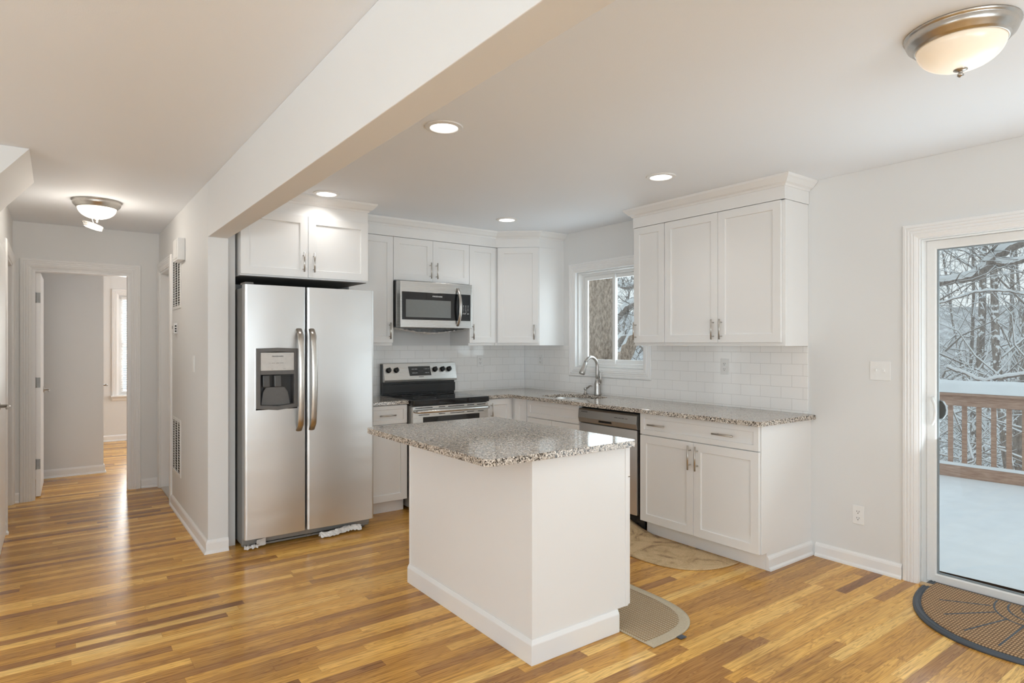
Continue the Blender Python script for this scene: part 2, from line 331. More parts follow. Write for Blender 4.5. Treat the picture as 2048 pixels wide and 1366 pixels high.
# ------------------------------------------------------------------ mesh helpers
class MB:
    def __init__(s): s.v = []; s.f = []; s.sm = []
    def add(s, vs, fs, smooth=False):
        k = len(s.v); s.v += [tuple(x) for x in vs]
        for f in fs: s.f.append(tuple(i+k for i in f)); s.sm.append(smooth)
        return s
    def box(s, x0, x1, y0, y1, z0, z1):
        vs = [(x, y, z) for x in (x0, x1) for y in (y0, y1) for z in (z0, z1)]
        return s.add(vs, [(0, 1, 3, 2), (4, 6, 7, 5), (0, 4, 5, 1), (2, 3, 7, 6), (0, 2, 6, 4), (1, 5, 7, 3)])
    def prism(s, poly, a0, a1, plane='xy', smooth=False):
        # poly in a plane, extruded from a0 to a1 along the remaining axis
        def mp(p, a):
            if plane == 'xy': return (p[0], p[1], a)
            if plane == 'xz': return (p[0], a, p[1])
            return (a, p[0], p[1])
        n = len(poly); vs = [mp(p, a0) for p in poly]+[mp(p, a1) for p in poly]
        s.add(vs, [tuple(range(n)), tuple(range(2*n-1, n-1, -1))])
        k = len(s.v)-2*n
        for i in range(n):
            j = (i+1) % n; s.f.append((k+i, k+j, k+n+j, k+n+i)); s.sm.append(smooth)
        return s
    def lathe(s, prof, cx=0, cy=0, cz=0, seg=32, axis='z', smooth=True):
        vs = []; fs = []
        for r, z in prof:
            for i in range(seg):
                a = 2*PI*i/seg; p = (r*math.cos(a), r*math.sin(a), z)
                if axis == 'y': p = (p[0], p[2], p[1])
                if axis == 'x': p = (p[2], p[0], p[1])
                vs.append((p[0]+cx, p[1]+cy, p[2]+cz))
        for j in range(len(prof)-1):
            for i in range(seg):
                k = (i+1) % seg; fs.append((j*seg+i, j*seg+k, (j+1)*seg+k, (j+1)*seg+i))
        s.add(vs, fs, smooth)
        if prof[0][0] > 1e-5: s.f.append(tuple(range(len(s.v)-len(vs), len(s.v)-len(vs)+seg))); s.sm.append(False)
        if prof[-1][0] > 1e-5: s.f.append(tuple(range(len(s.v)-seg, len(s.v)))); s.sm.append(False)
        return s
    def tube(s, pts, rad, seg=8, cap=True, flat=1.0, up=None):
        pts = [Vector(p) for p in pts]; n = len(pts)
        rad = rad if isinstance(rad, (list, tuple)) else [rad]*n
        t0 = (pts[1]-pts[0]).normalized()
        u = Vector(up) if up else (Vector((0, 0, 1)) if abs(t0.z) < .9 else Vector((1, 0, 0)))
        vs = []; fs = []
        a = t0.cross(u).normalized()
        for i in range(n):
            t = (pts[min(i+1, n-1)]-pts[max(i-1, 0)]).normalized()
            a = (a - t*a.dot(t)).normalized(); bb = t.cross(a)
            for k in range(seg):
                th = 2*PI*k/seg
                vs.append(pts[i]+a*rad[i]*math.cos(th)+bb*rad[i]*flat*math.sin(th))
        for i in range(n-1):
            for k in range(seg):
                q = (k+1) % seg; fs.append((i*seg+k, i*seg+q, (i+1)*seg+q, (i+1)*seg+k))
        if cap: fs += [tuple(range(seg)), tuple(range((n-1)*seg, n*seg))]
        return s.add(vs, fs, True)
    def sweep(s, path, prof, fn, closed=False):
        # path: 2-D points; prof: (lateral offset to the left of travel, out-of-plane); fn(a, b, t) -> xyz
        n = len(path); P = [Vector(p) for p in path]; vs = []
        for i in range(n):
            if closed or 0 < i < n-1:
                d0 = (P[i]-P[i-1]).normalized(); d1 = (P[(i+1) % n]-P[i]).normalized()
            elif i == 0: d0 = d1 = (P[1]-P[0]).normalized()
            else: d0 = d1 = (P[-1]-P[-2]).normalized()
            n0 = Vector((-d0.y, d0.x)); n1 = Vector((-d1.y, d1.x)); mt = (n0+n1); mt = mt/(mt.dot(n0)) if mt.length > 1e-6 else n0
            for q, t in prof: vs.append(fn(P[i].x+mt.x*q, P[i].y+mt.y*q, t))
        m = len(prof); fs = []
        for i in range(n if closed else n-1):
            j = (i+1) % n
            for k in range(m):
                q = (k+1) % m; fs.append((i*m+k, i*m+q, j*m+q, j*m+k))
        if not closed: fs += [tuple(range(m)), tuple(range((n-1)*m, n*m))]
        return s.add(vs, fs)
    def obj(s, name, mat, parent=None, bev=0, seg=2, loc=None):
        me = bpy.data.meshes.new(name); me.from_pydata(s.v, [], s.f)
        me.polygons.foreach_set('use_smooth', s.sm)
        bm = bmesh.new(); bm.from_mesh(me); bmesh.ops.recalc_face_normals(bm, faces=bm.faces); bm.to_mesh(me); bm.free()
        me.materials.append(mat); me.update()
        o = bpy.data.objects.new(name, me); C.objects.link(o)
        if parent: o.parent = parent
        if loc: o.location = loc
        if bev:
            b = o.modifiers.new('edge', 'BEVEL'); b.width = bev; b.segments = seg; b.limit_method = 'ANGLE'; b.angle_limit = math.radians(40); b.harden_normals = False
        return o
def box(name, mat, parent, x0, x1, y0, y1, z0, z1, bev=0, seg=2):
    return MB().box(x0, x1, y0, y1, z0, z1).obj(name, mat, parent, bev, seg)
def tag(o, label, cat, group=None, kind=None):
    o['label'] = label; o['category'] = cat
    if group: o['group'] = group
    if kind: o['kind'] = kind
    return o
def thing(name, loc, rz, label, cat, group=None):
    o = bpy.data.objects.new(name, None); C.objects.link(o); o.location = loc; o.rotation_euler = (0, 0, rz); o.empty_display_size = .1
    return tag(o, label, cat, group)
def struct(o): o['kind'] = 'structure'; return o
def copy_tree(o, parent=None):
    c = o.copy(); C.objects.link(c)
    if parent: c.parent = parent
    for ch in list(o.children): copy_tree(ch, c)
    return c
def text(txt, size, x, y, z, mat, parent, name='lettering', align='CENTER', rx=PI/2, extr=.0004, xs=1.0, bold=0.0):
    cu = bpy.data.curves.new(name, 'FONT'); cu.body = txt; cu.size = size; cu.extrude = extr; cu.align_x = align; cu.align_y = 'CENTER'; cu.offset = bold
    cu.resolution_u = 3
    t = bpy.data.objects.new('tmp', cu); C.objects.link(t)
    dg = bpy.context.evaluated_depsgraph_get(); me = bpy.data.meshes.new_from_object(t.evaluated_get(dg))
    bpy.data.objects.remove(t); bpy.data.curves.remove(cu)
    me.transform(Matrix.Translation((x, y, z)) @ Matrix.Rotation(rx, 4, 'X') @ Matrix.Diagonal((xs, 1, 1, 1)))
    me.materials.clear(); me.materials.append(mat)
    o = bpy.data.objects.new(name, me); C.objects.link(o); o.parent = parent; return o

# ------------------------------------------------------------------ the shell
XW1, XW2, YP, YH, XR, YB, ZC, ZB = 0.803, 0.927, 4.458, 6.86, 3.99, 5.187, 2.441, 2.080
XL = -0.303; YSB = 4.28; XLL = -4.0; YR = -3.2
struct(box('floor', M_FLOOR, None, XLL-.1, XR+.12, YR-.1, 10.6, -.05, 0))
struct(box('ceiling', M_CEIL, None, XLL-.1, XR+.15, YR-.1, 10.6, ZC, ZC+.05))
struct(box('ceiling_beam', M_WALL, None, XW1, XW2, YR, YP, ZB, ZC-.001, .003))
def wall_x(name, x0, x1, y0, y1, holes, mat=M_WALL, z1=ZC-.0005):
    # wall slab lying along Y, with rectangular holes (ya, yb, za, zb)
    m = MB(); ys = sorted({y0, y1, *[h[0] for h in holes], *[h[1] for h in holes]})
    for a, b in zip(ys, ys[1:]):
        hs = [h for h in holes if h[0] <= a+1e-6 and h[1] >= b-1e-6]
        if not hs: m.box(x0, x1, a, b, 0, z1)
        for h in hs:
            if h[2] > 0: m.box(x0, x1, a, b, 0, h[2])
            if h[3] < z1: m.box(x0, x1, a, b, h[3], z1)
    return struct(m.obj(name, mat))
def wall_y(name, y0, y1, x0, x1, holes, mat=M_WALL, z1=ZC-.0005):
    m = MB(); xs = sorted({x0, x1, *[h[0] for h in holes], *[h[1] for h in holes]})
    for a, b in zip(xs, xs[1:]):
        hs = [h for h in holes if h[0] <= a+1e-6 and h[1] >= b-1e-6]
        if not hs: m.box(a, b, y0, y1, 0, z1)
        for h in hs:
            if h[2] > 0: m.box(a, b, y0, y1, 0, h[2])
            if h[3] < z1: m.box(a, b, y0, y1, h[3], z1)
    return struct(m.obj(name, mat))
WY0, WY1, WZ0, WZ1 = 3.543, 4.389, 1.160, 2.052      # kitchen window opening
DY0, DY1, DZ1 = -0.33, 1.469, 1.975                  # patio door opening
wall_x('wall_right', XR, XR+.15, YR, YB+.1, [(WY0, WY1, WZ0, WZ1), (DY0, DY1, 0, DZ1), (-2.95, -1.15, .15, 2.15)])
wall_y('wall_back', YB, YB+.1, XW2, XR-.0005, [])
HD0, HD1 = 6.10, 6.76                                # doorway in the hall's right wall
wall_x('wall_hall_right', XW1, XW2-.0005, YP, YH-.0005, [(HD0, HD1, 0, 2.06)])
box_f = struct(box('wall_fridge_side', M_WALL, None, XW2, 0.986, 4.53, YB-.0005, 0, ZC-.0005))
ED0, ED1, EDZ = -0.167, 0.563, 2.035                 # doorway at the hall's end
wall_y('wall_hall_end', YH, YH+.115, -1.6, XW2-.0005, [(ED0, ED1, 0, EDZ)])
LD0, LD1 = 5.90, 6.80
wall_x('wall_hall_left', XL-.115, XL, YSB+.1, YH-.0005, [(LD0, LD1, 0, 2.06)])
wall_y('wall_living_back', YSB, YSB+.1, XLL, XL, [])
wall_x('wall_living_left', XLL-.1, XLL, YR, YSB+.1, [(-.65, 1.85, .15, 2.15)])
wall_y('wall_rear', YR-.1, YR, XLL, XR+.15, [(-.95, 1.75, .15, 2.15), (-3.4, -1.8, .15, 2.15)])
# bedroom past the hall
wall_y('wall_bedroom_partition', 7.938, 8.05, -1.6, 0.409, [])
BW = (0.72, 1.45, 0.66, 2.07)
wall_y('wall_bedroom_far', 10.409, 10.5, -1.6, 2.9, [BW])
wall_x('wall_bedroom_right', 2.8, 2.9, YH+.116, 10.408, [(8.2, 9.6, .7, 2.1)])
wall_x('wall_bedroom_left', -1.7, -1.6, YH+.116, 10.408, [])
struct(box('wall_hall_side_room', M_WALL, None, XW2+.03, XW2+.05, 5.3, YH+.11, 0, ZC-.001))
# small room behind the hall's left doorway
struct(box('wall_left_room', M_WALL, None, -1.5, -1.45, YSB+.12, YH-.001, 0, ZC-.001))
# underside of the stair, sloping down to the left
m = MB(); xt, sl = -0.117, 1.25
m.prism([(xt, ZC-.001), (XL+.0005, ZC-.001), (XL+.0005, ZC-(xt-XL)*sl)], YSB, 5.153, 'xz')
struct(m.obj('trim_stair_soffit', M_WALL))

# trim -------------------------------------------------------------
CAS = [(0, 0), (.089, 0), (.089, .008), (.084, .016), (.070, .018), (.066, .015), (.060, .018), (.053, .018), (.049, .015), (.043, .018), (.036, .018), (.032, .015), (.026, .017), (.012, .012), (.008, .008), (0, .008)]
def casing_x(name, X, sgn, y0, y1, z0, z1, closed=False):
    # casing on the face x = X, out of the wall by sgn; the path runs so that its left side is outward
    path = [(y1, z0), (y1, z1), (y0, z1), (y0, z0)]
    prof = [(-a, b) for a, b in CAS]
    m = MB().sweep(path, prof, lambda a, b, t: (X+sgn*t, a, b), closed)
    return struct(m.obj(name, M_TRIM))
def casing_y(name, Y, sgn, x0, x1, z0, z1, closed=False):
    path = [(x1, z0), (x1, z1), (x0, z1), (x0, z0)]
    prof = [(-a, b) for a, b in CAS]
    m = MB().sweep(path, prof, lambda a, b, t: (a, Y+sgn*t, b), closed)
    return struct(m.obj(name, M_TRIM))
casing_x('trim_1', XR, -1, WY0, WY1, WZ0, WZ1, True)
casing_x('trim_2', XR, -1, DY0, DY1, 0, DZ1)
casing_y('trim_3', YH, -1, ED0, ED1, 0, EDZ)
casing_x('trim_4', XW1, -1, HD0, HD1, 0, 2.06)
casing_x('trim_5', XL, 1, LD0, LD1, 0, 2.06)
casing_y('trim_6', 10.409, -1, BW[0], BW[1], BW[2], BW[3], True)
# baseboards
BB = [(0, 0), (.026, 0), (.024, .010), (.016, .018), (.014, .020), (.014, .066), (.011, .076), (.006, .082), (.004, .086), (0, .086)]
def baseboard(name, path, prof=BB):
    m = MB().sweep(path, [(-a, b) for a, b in prof], lambda a, b, t: (a, b, t))
    return struct(m.obj(name, M_TRIM))
baseboard('baseboard_right', [(XR, 2.06), (XR, 1.562)][::-1] if False else [(XR, 2.072), (XR, 1.561)])
baseboard('baseboard_hall', [(XW1, HD0-.09), (XW1, YP), (XW2, YP)][::-1][::-1])
baseboard('baseboard_hall_end', [(0.654, YH), (XW1-.001, YH)])
baseboard('baseboard_hall_end_left', [(XL+.001, YH), (-.258, YH)])
baseboard('baseboard_partition', [(-.13, 7.938), (0.409, 7.938), (0.409, 8.05)])
baseboard('baseboard_far', [(-1.5, 10.409), (2.79, 10.409)])
baseboard('baseboard_hall_left', [(XL, 5.74), (XL, LD0-.09)])
# jambs lining the doorways
def jamb_y(name, x0, x1, y0, y1, z1, t=.018):
    m = MB(); m.box(x0, x0+t, y0, y1, 0, z1-t); m.box(x1-t, x1, y0, y1, 0, z1-t); m.box(x0, x1, y0, y1, z1-t, z1)
    return struct(m.obj(name, M_TRIM))
def jamb_x(name, y0, y1, x0, x1, z1, t=.018):
    m = MB(); m.box(x0, x1, y0, y0+t, 0, z1-t); m.box(x0, x1, y1-t, y1, 0, z1-t); m.box(x0, x1, y0, y1, z1-t, z1)
    return struct(m.obj(name, M_TRIM))
jamb_y('trim_7', ED0+.0005, ED1-.0005, YH+.001, YH+.114, EDZ-.0005)
jamb_x('trim_8', HD0+.0005, HD1-.0005, XW1+.001, XW2-.002, 2.0595)
jamb_x('trim_9', LD0+.0005, LD1-.0005, XL-.114, XL-.001, 2.0595)
struct(box('trim_hall_threshold', plain('pale_threshold', (0.55, 0.53, 0.50), .4), None, XW1+.002, XW2+.028, HD0+.02, HD1-.02, 0, .012))

# interior doors ----------------------------------------------------
def lever(parent, x, y, z, sx=1, name='door_handle', sy=-1, flip=1):
    m = MB(); m.lathe([(0, 0), (.030, 0), (.031, sy*.004), (.024, sy*.010), (.012, sy*.012), (.010, sy*.045), (0, sy*.046)], x, y, z, 24, 'y')
    m.tube([(x, y+sy*.042, z), (x+sx*.02, y+sy*.045, z), (x+sx*.075, y+sy*.045, z+.002), (x+sx*.108, y+sy*.042, z-.004), (x+sx*.115, y+sy*.036, z-.010)], [.009, .0095, .0085, .0075, .004], 10)
    o = m.obj(name, M_CHROME, parent); return o
# open door in the end doorway, hinged on its left jamb and swung into the bedroom
d = struct(MB().box(0, .035, 0, .70, .012, 2.012).obj('door_1', M_TRIM)); d.location = (ED0+.0205, YH+.117, 0); d.rotation_euler = (0, 0, math.radians(-1))
for z in (.30, 1.03, 1.79):
    m = MB(); m.box(.002, .033, -.0022, -.0002, z-.045, z+.045); m.lathe([(.0055, -.047), (.0055, .047)], -.001, -.0035, z, 10)
    m.obj('hinge', M_DWSIDE, d)
    for dz in (-.03, 0, .03): pass
m = MB(); m.lathe([(0, 0), (.028, 0), (.028, .006), (.010, .010), (.010, .045), (0, .045)], .035, .63, .93, 20, 'x'); m.tube([(.078, .63, .93), (.082, .60, .93), (.082, .53, .928), (.078, .51, .92)], .008, 8)
m.obj('door_handle', M_CHROME, d)
# closet door just behind the corner of the bedroom partition: only its lever shows
d = struct(MB().box(0.30, .405, 8.051, 8.085, .01, 2.0).obj('door_2', M_TRIM))
m = MB(); m.lathe([(0, 0), (.026, 0), (.026, .006), (.010, .010), (.010, .03), (0, .03)], .405, 8.068, .93, 20, 'x'); m.tube([(.43, 8.068, .93), (.445, 8.05, .93), (.445, 8.0, .928)], .008, 8)
m.obj('door_handle', M_CHROME, d)
# closed door with a lever in the hall's left wall
d = struct(MB().box(XL+.001, XL+.012, 4.86, 5.72, .008, 2.03).obj('door_3', M_TRIM))
m = MB(); m.lathe([(0, 0), (.031, 0), (.031, .004), (.022, .010), (.011, .012), (.010, .050), (0, .050)], XL+.012, 5.02, .985, 24, 'x')
m.tube([(XL+.058, 5.02, .985), (XL+.064, 5.00, .985), (XL+.064, 4.94, .985), (XL+.058, 4.91, .978)], [.009, .009, .008, .006], 10)
m.obj('door_handle', M_CHROME, d)
# closed white door in the hall's right wall doorway
struct(box('door_4', M_TRIM, None, XW2-.035, XW2-.003, HD0+.02, HD1-.02, .014, 2.04))

# ------------------------------------------------------------------ kitchen window
def pane_x(name, X, y0, y1, z0, z1, parent=None):
    return box(name, M_GLASS, parent, X-.002, X+.002, y0, y1, z0, z1)
w = struct(MB().sweep([(WY0+.002, WZ0+.002), (WY1-.002, WZ0+.002), (WY1-.002, WZ1-.002), (WY0+.002, WZ1-.002)],
    [(0, -.045), (.012, -.045), (.012, .008), (.034, .008), (.034, .058), (0, .058)], lambda a, b, t: (4.06+t, a, b), True).obj('window_1', M_VINYL))
def sash(parent, X, y0, y1, z0, z1, fw=.036, th=.022):
    o = MB().sweep([(y0, z0), (y1, z0), (y1, z1), (y0, z1)], [(0, -th/2), (fw, -th/2+.004), (fw, th/2), (0, th/2)], lambda a, b, t: (X+t, a, b), True).obj('sash', M_VINYL, parent, .002)
    g = pane_x('pane', X, y0+fw-.004, y1-fw+.004, z0+fw-.004, z1-fw+.004, o)
    return o
sash(w, 4.082, 3.955, 4.352, WZ0+.037, WZ1-.037)
sash(w, 4.105, 3.580, 4.000, WZ0+.037, WZ1-.037)
# bedroom window with blinds
w = struct(MB().sweep([(BW[0]+.002, BW[2]+.002), (BW[1]-.002, BW[2]+.002), (BW[1]-.002, BW[3]-.002), (BW[0]+.002, BW[3]-.002)],
    [(0, .01), (.05, .01), (.05, .05), (0, .05)], lambda a, b, t: (a, 10.42+t, b), True).obj('window_2', M_VINYL))
box('sash_bar', M_VINYL, w, BW[0]+.05, BW[1]-.05, 10.44, 10.465, 1.34, 1.39)
box('pane', M_GLASS, w, BW[0]+.05, BW[1]-.05, 10.455, 10.459, BW[2]+.05, BW[3]-.05)
struct(box('window_sill', M_TRIM, None, BW[0]-.10, BW[1]+.10, 10.34, 10.395, BW[2]-.035, BW[2]-.012, .004))
bl = thing('window_blind', (BW[0]+.03, 10.415, 2.03), 0, 'white horizontal slat blind drawn over the bedroom window past the hall', 'blind')
m = MB()
for i in range(52):
    z = -.03-i*.0254; m.add([(0, -.010, z-.004), (.66, -.010, z-.004), (.66, .010, z+.004), (0, .010, z+.004)], [(0, 1, 2, 3)]); m.add([(0, -.010, z-.005), (.66, -.010, z-.005), (.66, .010, z+.003), (0, .010, z+.003)], [(3, 2, 1, 0)])
m.obj('slats', M_PLASTIC, bl)
box('head_rail', M_PLASTIC, bl, 0, .66, -.013, .013, -.02, .015)
# unseen windows added to the room behind the camera, to let daylight in
def room_window(name, fn, a0, a1, z0, z1):
    m = MB(); mid = (a0+a1)/2
    for p in ([(a0, z0), (mid-.0, z0), (mid-.0, z1), (a0, z1)], [(mid, z0), (a1, z0), (a1, z1), (mid, z1)]):
        m.sweep(p, [(0.001, 0), (.05, 0), (.05, .05), (0.001, .05)], fn, True)
    o = struct(m.obj(name, M_VINYL)); return o
room_window('added_window_3', lambda a, b, t: (a, YR-.03-t, b), -.95, 1.75, .15, 2.15)
room_window('added_window_4', lambda a, b, t: (a, YR-.03-t, b), -3.4, -1.8, .15, 2.15)
room_window('added_window_7', lambda a, b, t: (XR+.05+t, a, b), -2.95, -1.15, .15, 2.15)  # added out of view so its sky brightens the refrigerator's reflection
room_window('added_window_5', lambda a, b, t: (XLL-.03-t, a, b), -.65, 1.85, .15, 2.15)
room_window('window_6', lambda a, b, t: (2.83+t, a, b), 8.2, 9.6, .7, 2.1)

# ------------------------------------------------------------------ sliding patio door
pd = struct(MB().sweep([(DY0+.001, .001), (DY1-.001, .001), (DY1-.001, DZ1-.001), (DY0+.001, DZ1-.001)],
    [(0, 0), (.0035, 0), (.0035, .075), (.004, .11), (.02, .112), (.02, .14), (0, .14)], lambda a, b, t: (4.003+t, a, b), True).obj('door_5', M_VINYL))
def slider(X, y0, y1, name, st=.049):
    z0, z1 = .0055, DZ1-.0055
    o = MB().sweep([(y0, z0), (y1, z0), (y1, z1), (y0, z1)], [(0, -.018), (st-.006, -.018), (st, -.012), (st, .018), (0, .018)], lambda a, b, t: (X+t, a, b), True).obj(name, M_VINYL, pd, .002)
    g = pane_x('pane', X, y0+st-.004, y1-st+.004, z0+st-.004, z1-st+.004, o)
    q = MB().sweep([(y0+st, z0+st), (y1-st, z0+st), (y1-st, z1-st), (y0+st, z1-st)], [(0, -.006), (.008, -.006), (.008, .006), (0, .006)], lambda a, b, t: (X+t, a, b), True).obj('glazing_spacer', plain('grey_gasket_'+name, (.25, .29, .31), .5), o)
    return o
sp = slider(4.086, 0.53, 1.464, 'sliding_panel')
slider(4.124, -.305, 0.59, 'fixed_panel')
m = MB(); hy = 1.432
m.box(4.060, 4.0675, hy-.014, hy+.014, .905, 1.075)
m.tube([(4.064, hy, 1.065), (4.030, hy-.010, 1.062), (4.012, hy-.028, 1.03), (4.007, hy-.033, .99), (4.012, hy-.028, .95), (4.030, hy-.010, .918), (4.064, hy, .915)], .008, 10)
m.obj('door_pull', M_VINYL, sp)
m = MB(); m.prism([(1.414, .94), (1.414, 1.052), (1.392, 1.045), (1.378, 1.02), (1.374, .995), (1.378, .97), (1.392, .947)], 4.092, 4.122, 'yz')
m.obj('outer_pull', M_BLACK, sp, .003)

# ------------------------------------------------------------------ cabinets
def shaker(name, mat, parent, x0, x1, z0, z1, y0=0.0, t=.019, rail=.055, rec=.009):
    ix0, ix1, iz0, iz1 = x0+rail, x1-rail, z0+rail, z1-rail; c = .006
    rings = [(x0, x1, z0, z1, y0+t), (x0, x1, z0, z1, y0), (ix0, ix1, iz0, iz1, y0), (ix0+c*.3, ix1-c*.3, iz0+c*.3, iz1-c*.3, y0+rec)]
    vs = []
    for a, b, cc, dd, y in rings: vs += [(a, y, cc), (b, y, cc), (b, y, dd), (a, y, dd)]
    fs = [(0, 1, 2, 3)]
    for r in range(3):
        for k in range(4): q = (k+1) % 4; fs.append((r*4+k, r*4+q, r*4+4+q, r*4+4+k))
    fs.append((12, 13, 14, 15))
    return MB().add(vs, fs).obj(name, mat, parent, .0012)
def bar_handle(parent, x, z, L, vert=True, y=0.0, post=.096, r=.0058, out=.032):
    m = MB()
    if vert:
        m.tube([(x, y-out, z-L/2), (x, y-out, z+L/2)], r, 10)
        for s in (-1, 1): m.tube([(x, y-out, z+s*post/2), (x, y-.0002, z+s*post/2)], r*.72, 8)
    else:
        m.tube([(x-L/2, y-out, z), (x+L/2, y-out, z)], r, 10)
        for s in (-1, 1): m.tube([(x+s*post/2, y-out, z), (x+s*post/2, y-.0002, z)], r*.72, 8)
    return m.obj('handle', M_NICKEL, parent)
def cabinet(name, loc, rz, Wd, D, z1, fronts, label, cat, toe=0.0, group=None, split=False, under=None):
    root = thing(name, loc, rz, label, cat, group)
    m = MB()
    if toe: m.box(.001, Wd-.001, .021, D, toe, z1); m.box(.001, Wd-.001, .075, D-.01, .0005, toe)
    else: m.box(.001, Wd-.001, .021, D, 0, z1)
    m.obj('carcass', M_CAB, root, .001)
    for f in fronts:
        o = shaker(f[0], M_CAB, root, f[1], f[2], f[3], f[4], rail=f[6] if len(f) > 6 else .055)
        for h in f[5]: bar_handle(o, h[0], h[1], h[2], h[3])
    return root
UG, BG = 'white wall cabinets', 'white base cabinets'
YU, YF2 = 4.832, 4.608
UB, UT = 1.362, 2.292
g = .0015
# over the fridge: front y 4.44
cabinet('wall_cabinet', (1.0015, 4.44, 1.843), 0, .909, YB-4.44-.001, .45,
    [('door', .0, .4545-g, .009, .449, [(.418, .115, .14, True)]), ('door', .4545+g, .909, .009, .449, [(.491, .115, .14, True)])],
    'deep white wall cabinet with two wide doors above the refrigerator', 'cabinet')
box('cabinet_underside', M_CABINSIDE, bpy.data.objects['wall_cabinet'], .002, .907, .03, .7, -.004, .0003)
cabinet('wall_cabinet', (1.912, YU, UB), 0, .396, .353, UT-UB,
    [('door', .0+g, .396-g, .024, UT-UB-.003, [(.358, .125, .14, True)])], 'narrow white wall cabinet between the refrigerator cabinet and the microwave', 'cabinet')
cabinet('wall_cabinet', (2.309, YU, 1.921), 0, .762, .353, UT-1.921,
    [('door', g, .381-g, .003, .368, [(.350, .10, .14, True)]), ('door', .381+g, .762-g, .003, .368, [(.412, .10, .14, True)])],
    'short white two-door wall cabinet directly above the microwave', 'cabinet')
cabinet('wall_cabinet', (3.072, YU, UB), 0, .299, .353, UT-UB,
    [('door', g, .299-g, .024, UT-UB-.003, [(.03, .125, .14, True)])], 'narrow white wall cabinet right of the microwave, left of the angled corner one', 'cabinet')
# corner cabinet with a diagonal front
A = Vector((3.373, YU)); B_ = Vector((3.676, 4.559)); dd = (B_-A); ang = math.atan2(dd.y, dd.x); LW = dd.length
cc = thing('corner_wall_cabinet', (A.x, A.y, UB), ang, 'white corner wall cabinet with a single angled door beside the window', 'cabinet')
inv = Matrix.Rotation(-ang, 2)
def loc2(x, y): v = inv @ (Vector((x, y))-A); return (v.x, v.y)
poly = [loc2(3.373, YU+.021), loc2(3.39, YU+.012), loc2(3.684, 4.5595), loc2(3.699, 4.5595), loc2(XR-.001, 4.5595), loc2(XR-.001, YB-.001), loc2(3.373, YB-.001)]
MB().prism(poly, 0, UT-UB).obj('carcass', M_CAB, cc, .001)
o = shaker('door', M_CAB, cc, .016, LW-.006, .024, UT-UB-.003, y0=-.012)
bar_handle(o, LW-.045, .125, .14, y=-.012)
# right wall uppers: local x runs towards the camera
RU0 = 3.386
cabinet('wall_cabinet', (3.691, RU0, UB), -PI/2, RU0-3.076, XR-3.691-.001, UT-UB,
    [('door', .006, .309, .024, UT-UB-.003, [(.030, .115, .14, True)])], 'narrow white wall cabinet beside the window on the right wall', 'cabinet')
cabinet('wall_cabinet', (3.691, 3.075, UB), -PI/2, 3.075-2.122, XR-3.691-.001, UT-UB,
    [('door', .004, .467, .024, UT-UB-.003, [(.436, .115, .14, True)]), ('door', .470, .930, .024, UT-UB-.003, [(.501, .115, .14, True)])],
    'large white two-door wall cabinet at the near end of the right wall', 'cabinet')
# crown runs
def CR(h0):
    return [(0, 0), (.004, 0), (.004, h0), (.010, h0), (.016, h0+.012), (.032, h0+.020), (.050, h0+.042), (.058, h0+.050), (.062, ZC-UT-.0012-.006), (.062, ZC-UT-.0012), (0, ZC-UT-.0012)]
def crown(name, path, label):
    m = MB().sweep(path, [(-a, b) for a, b in CR(.082)], lambda a, b, t: (a, b, UT+.0008+t))
    o = m.obj(name, M_CAB); return tag(o, label, 'molding')
crown('crown_molding', [(1.0, 4.462), (1.912, 4.462), (1.912, YU-.06)], 'white crown molding over the deep cabinet above the refrigerator')
crown('crown_molding', [(1.914, YU+.006), (3.371, YU+.006), (3.684, 4.566), (XR-.002, 4.566)], 'white crown molding running above the microwave wall and around the corner cabinet')
crown('crown_molding', [(XR-.002, 3.386), (3.697, 3.386), (3.697, 2.122), (XR-.002, 2.122)], 'white crown molding around the right wall cabinets')

# base cabinets
cabinet('base_cabinet', (1.915, YF2, 0), 0, .412, YB-YF2-.001, .883,
    [('drawer', .005, .409, .725+.003, .877, [(.226, .80, .14, False)], .032), ('door', .005, .409, .106, .722, [])],
    'white base cabinet with one drawer and one door between refrigerator and range', 'cabinet', toe=.105)
# corner base (right of the range)
cb = thing('corner_base_cabinet', (3.10, YF2, 0), 0, 'white corner base cabinet with a folding door pair right of the range', 'cabinet')
MB().prism([(.001, .021), (.317, .021), (.317, -.224), (XR-3.10-.001, -.224), (XR-3.10-.001, YB-YF2-.001), (.001, YB-YF2-.001)], .105, .883).obj('carcass', M_CAB, cb)
MB().prism([(.001, .08), (.38, .08), (.38, -.22), (.85, -.22), (.85, .55), (.001, .55)], 0, .105).obj('toe_kick', M_CAB, cb)
o = shaker('door', M_CAB, cb, .004, .292, .106, .877); bar_handle(o, .060, .775, .14)
m = shaker('door', M_CAB, cb, 0, .170, .106, .877); m.location = (.296, -.045, 0); m.rotation_euler = (0, 0, -PI/2)
cabinet('sink_base_cabinet', (3.396, 4.383, 0), -PI/2, .684, .575, .883,
    [('false_drawer', .002, .682, .728, .877, [], .040), ('door', .002, .3405, .106, .722, []), ('door', .3435, .682, .106, .722, [])],
    'white sink base cabinet below the faucet, left of the dishwasher', 'cabinet', toe=.105)
sbc = bpy.data.objects['sink_base_cabinet']
old = [c for c in sbc.children if c.name.startswith('carcass')][0]; bpy.data.objects.remove(old)
m = MB(); m.box(.001, .683, .021, .575, .105, .68); m.box(.001, .683, .075, .565, .0005, .105)
m.box(.001, .683, .021, .038, .68, .883); m.box(.001, .019, .038, .575, .68, .883); m.box(.665, .683, .038, .575, .68, .883)
m.obj('carcass', M_CAB, sbc)
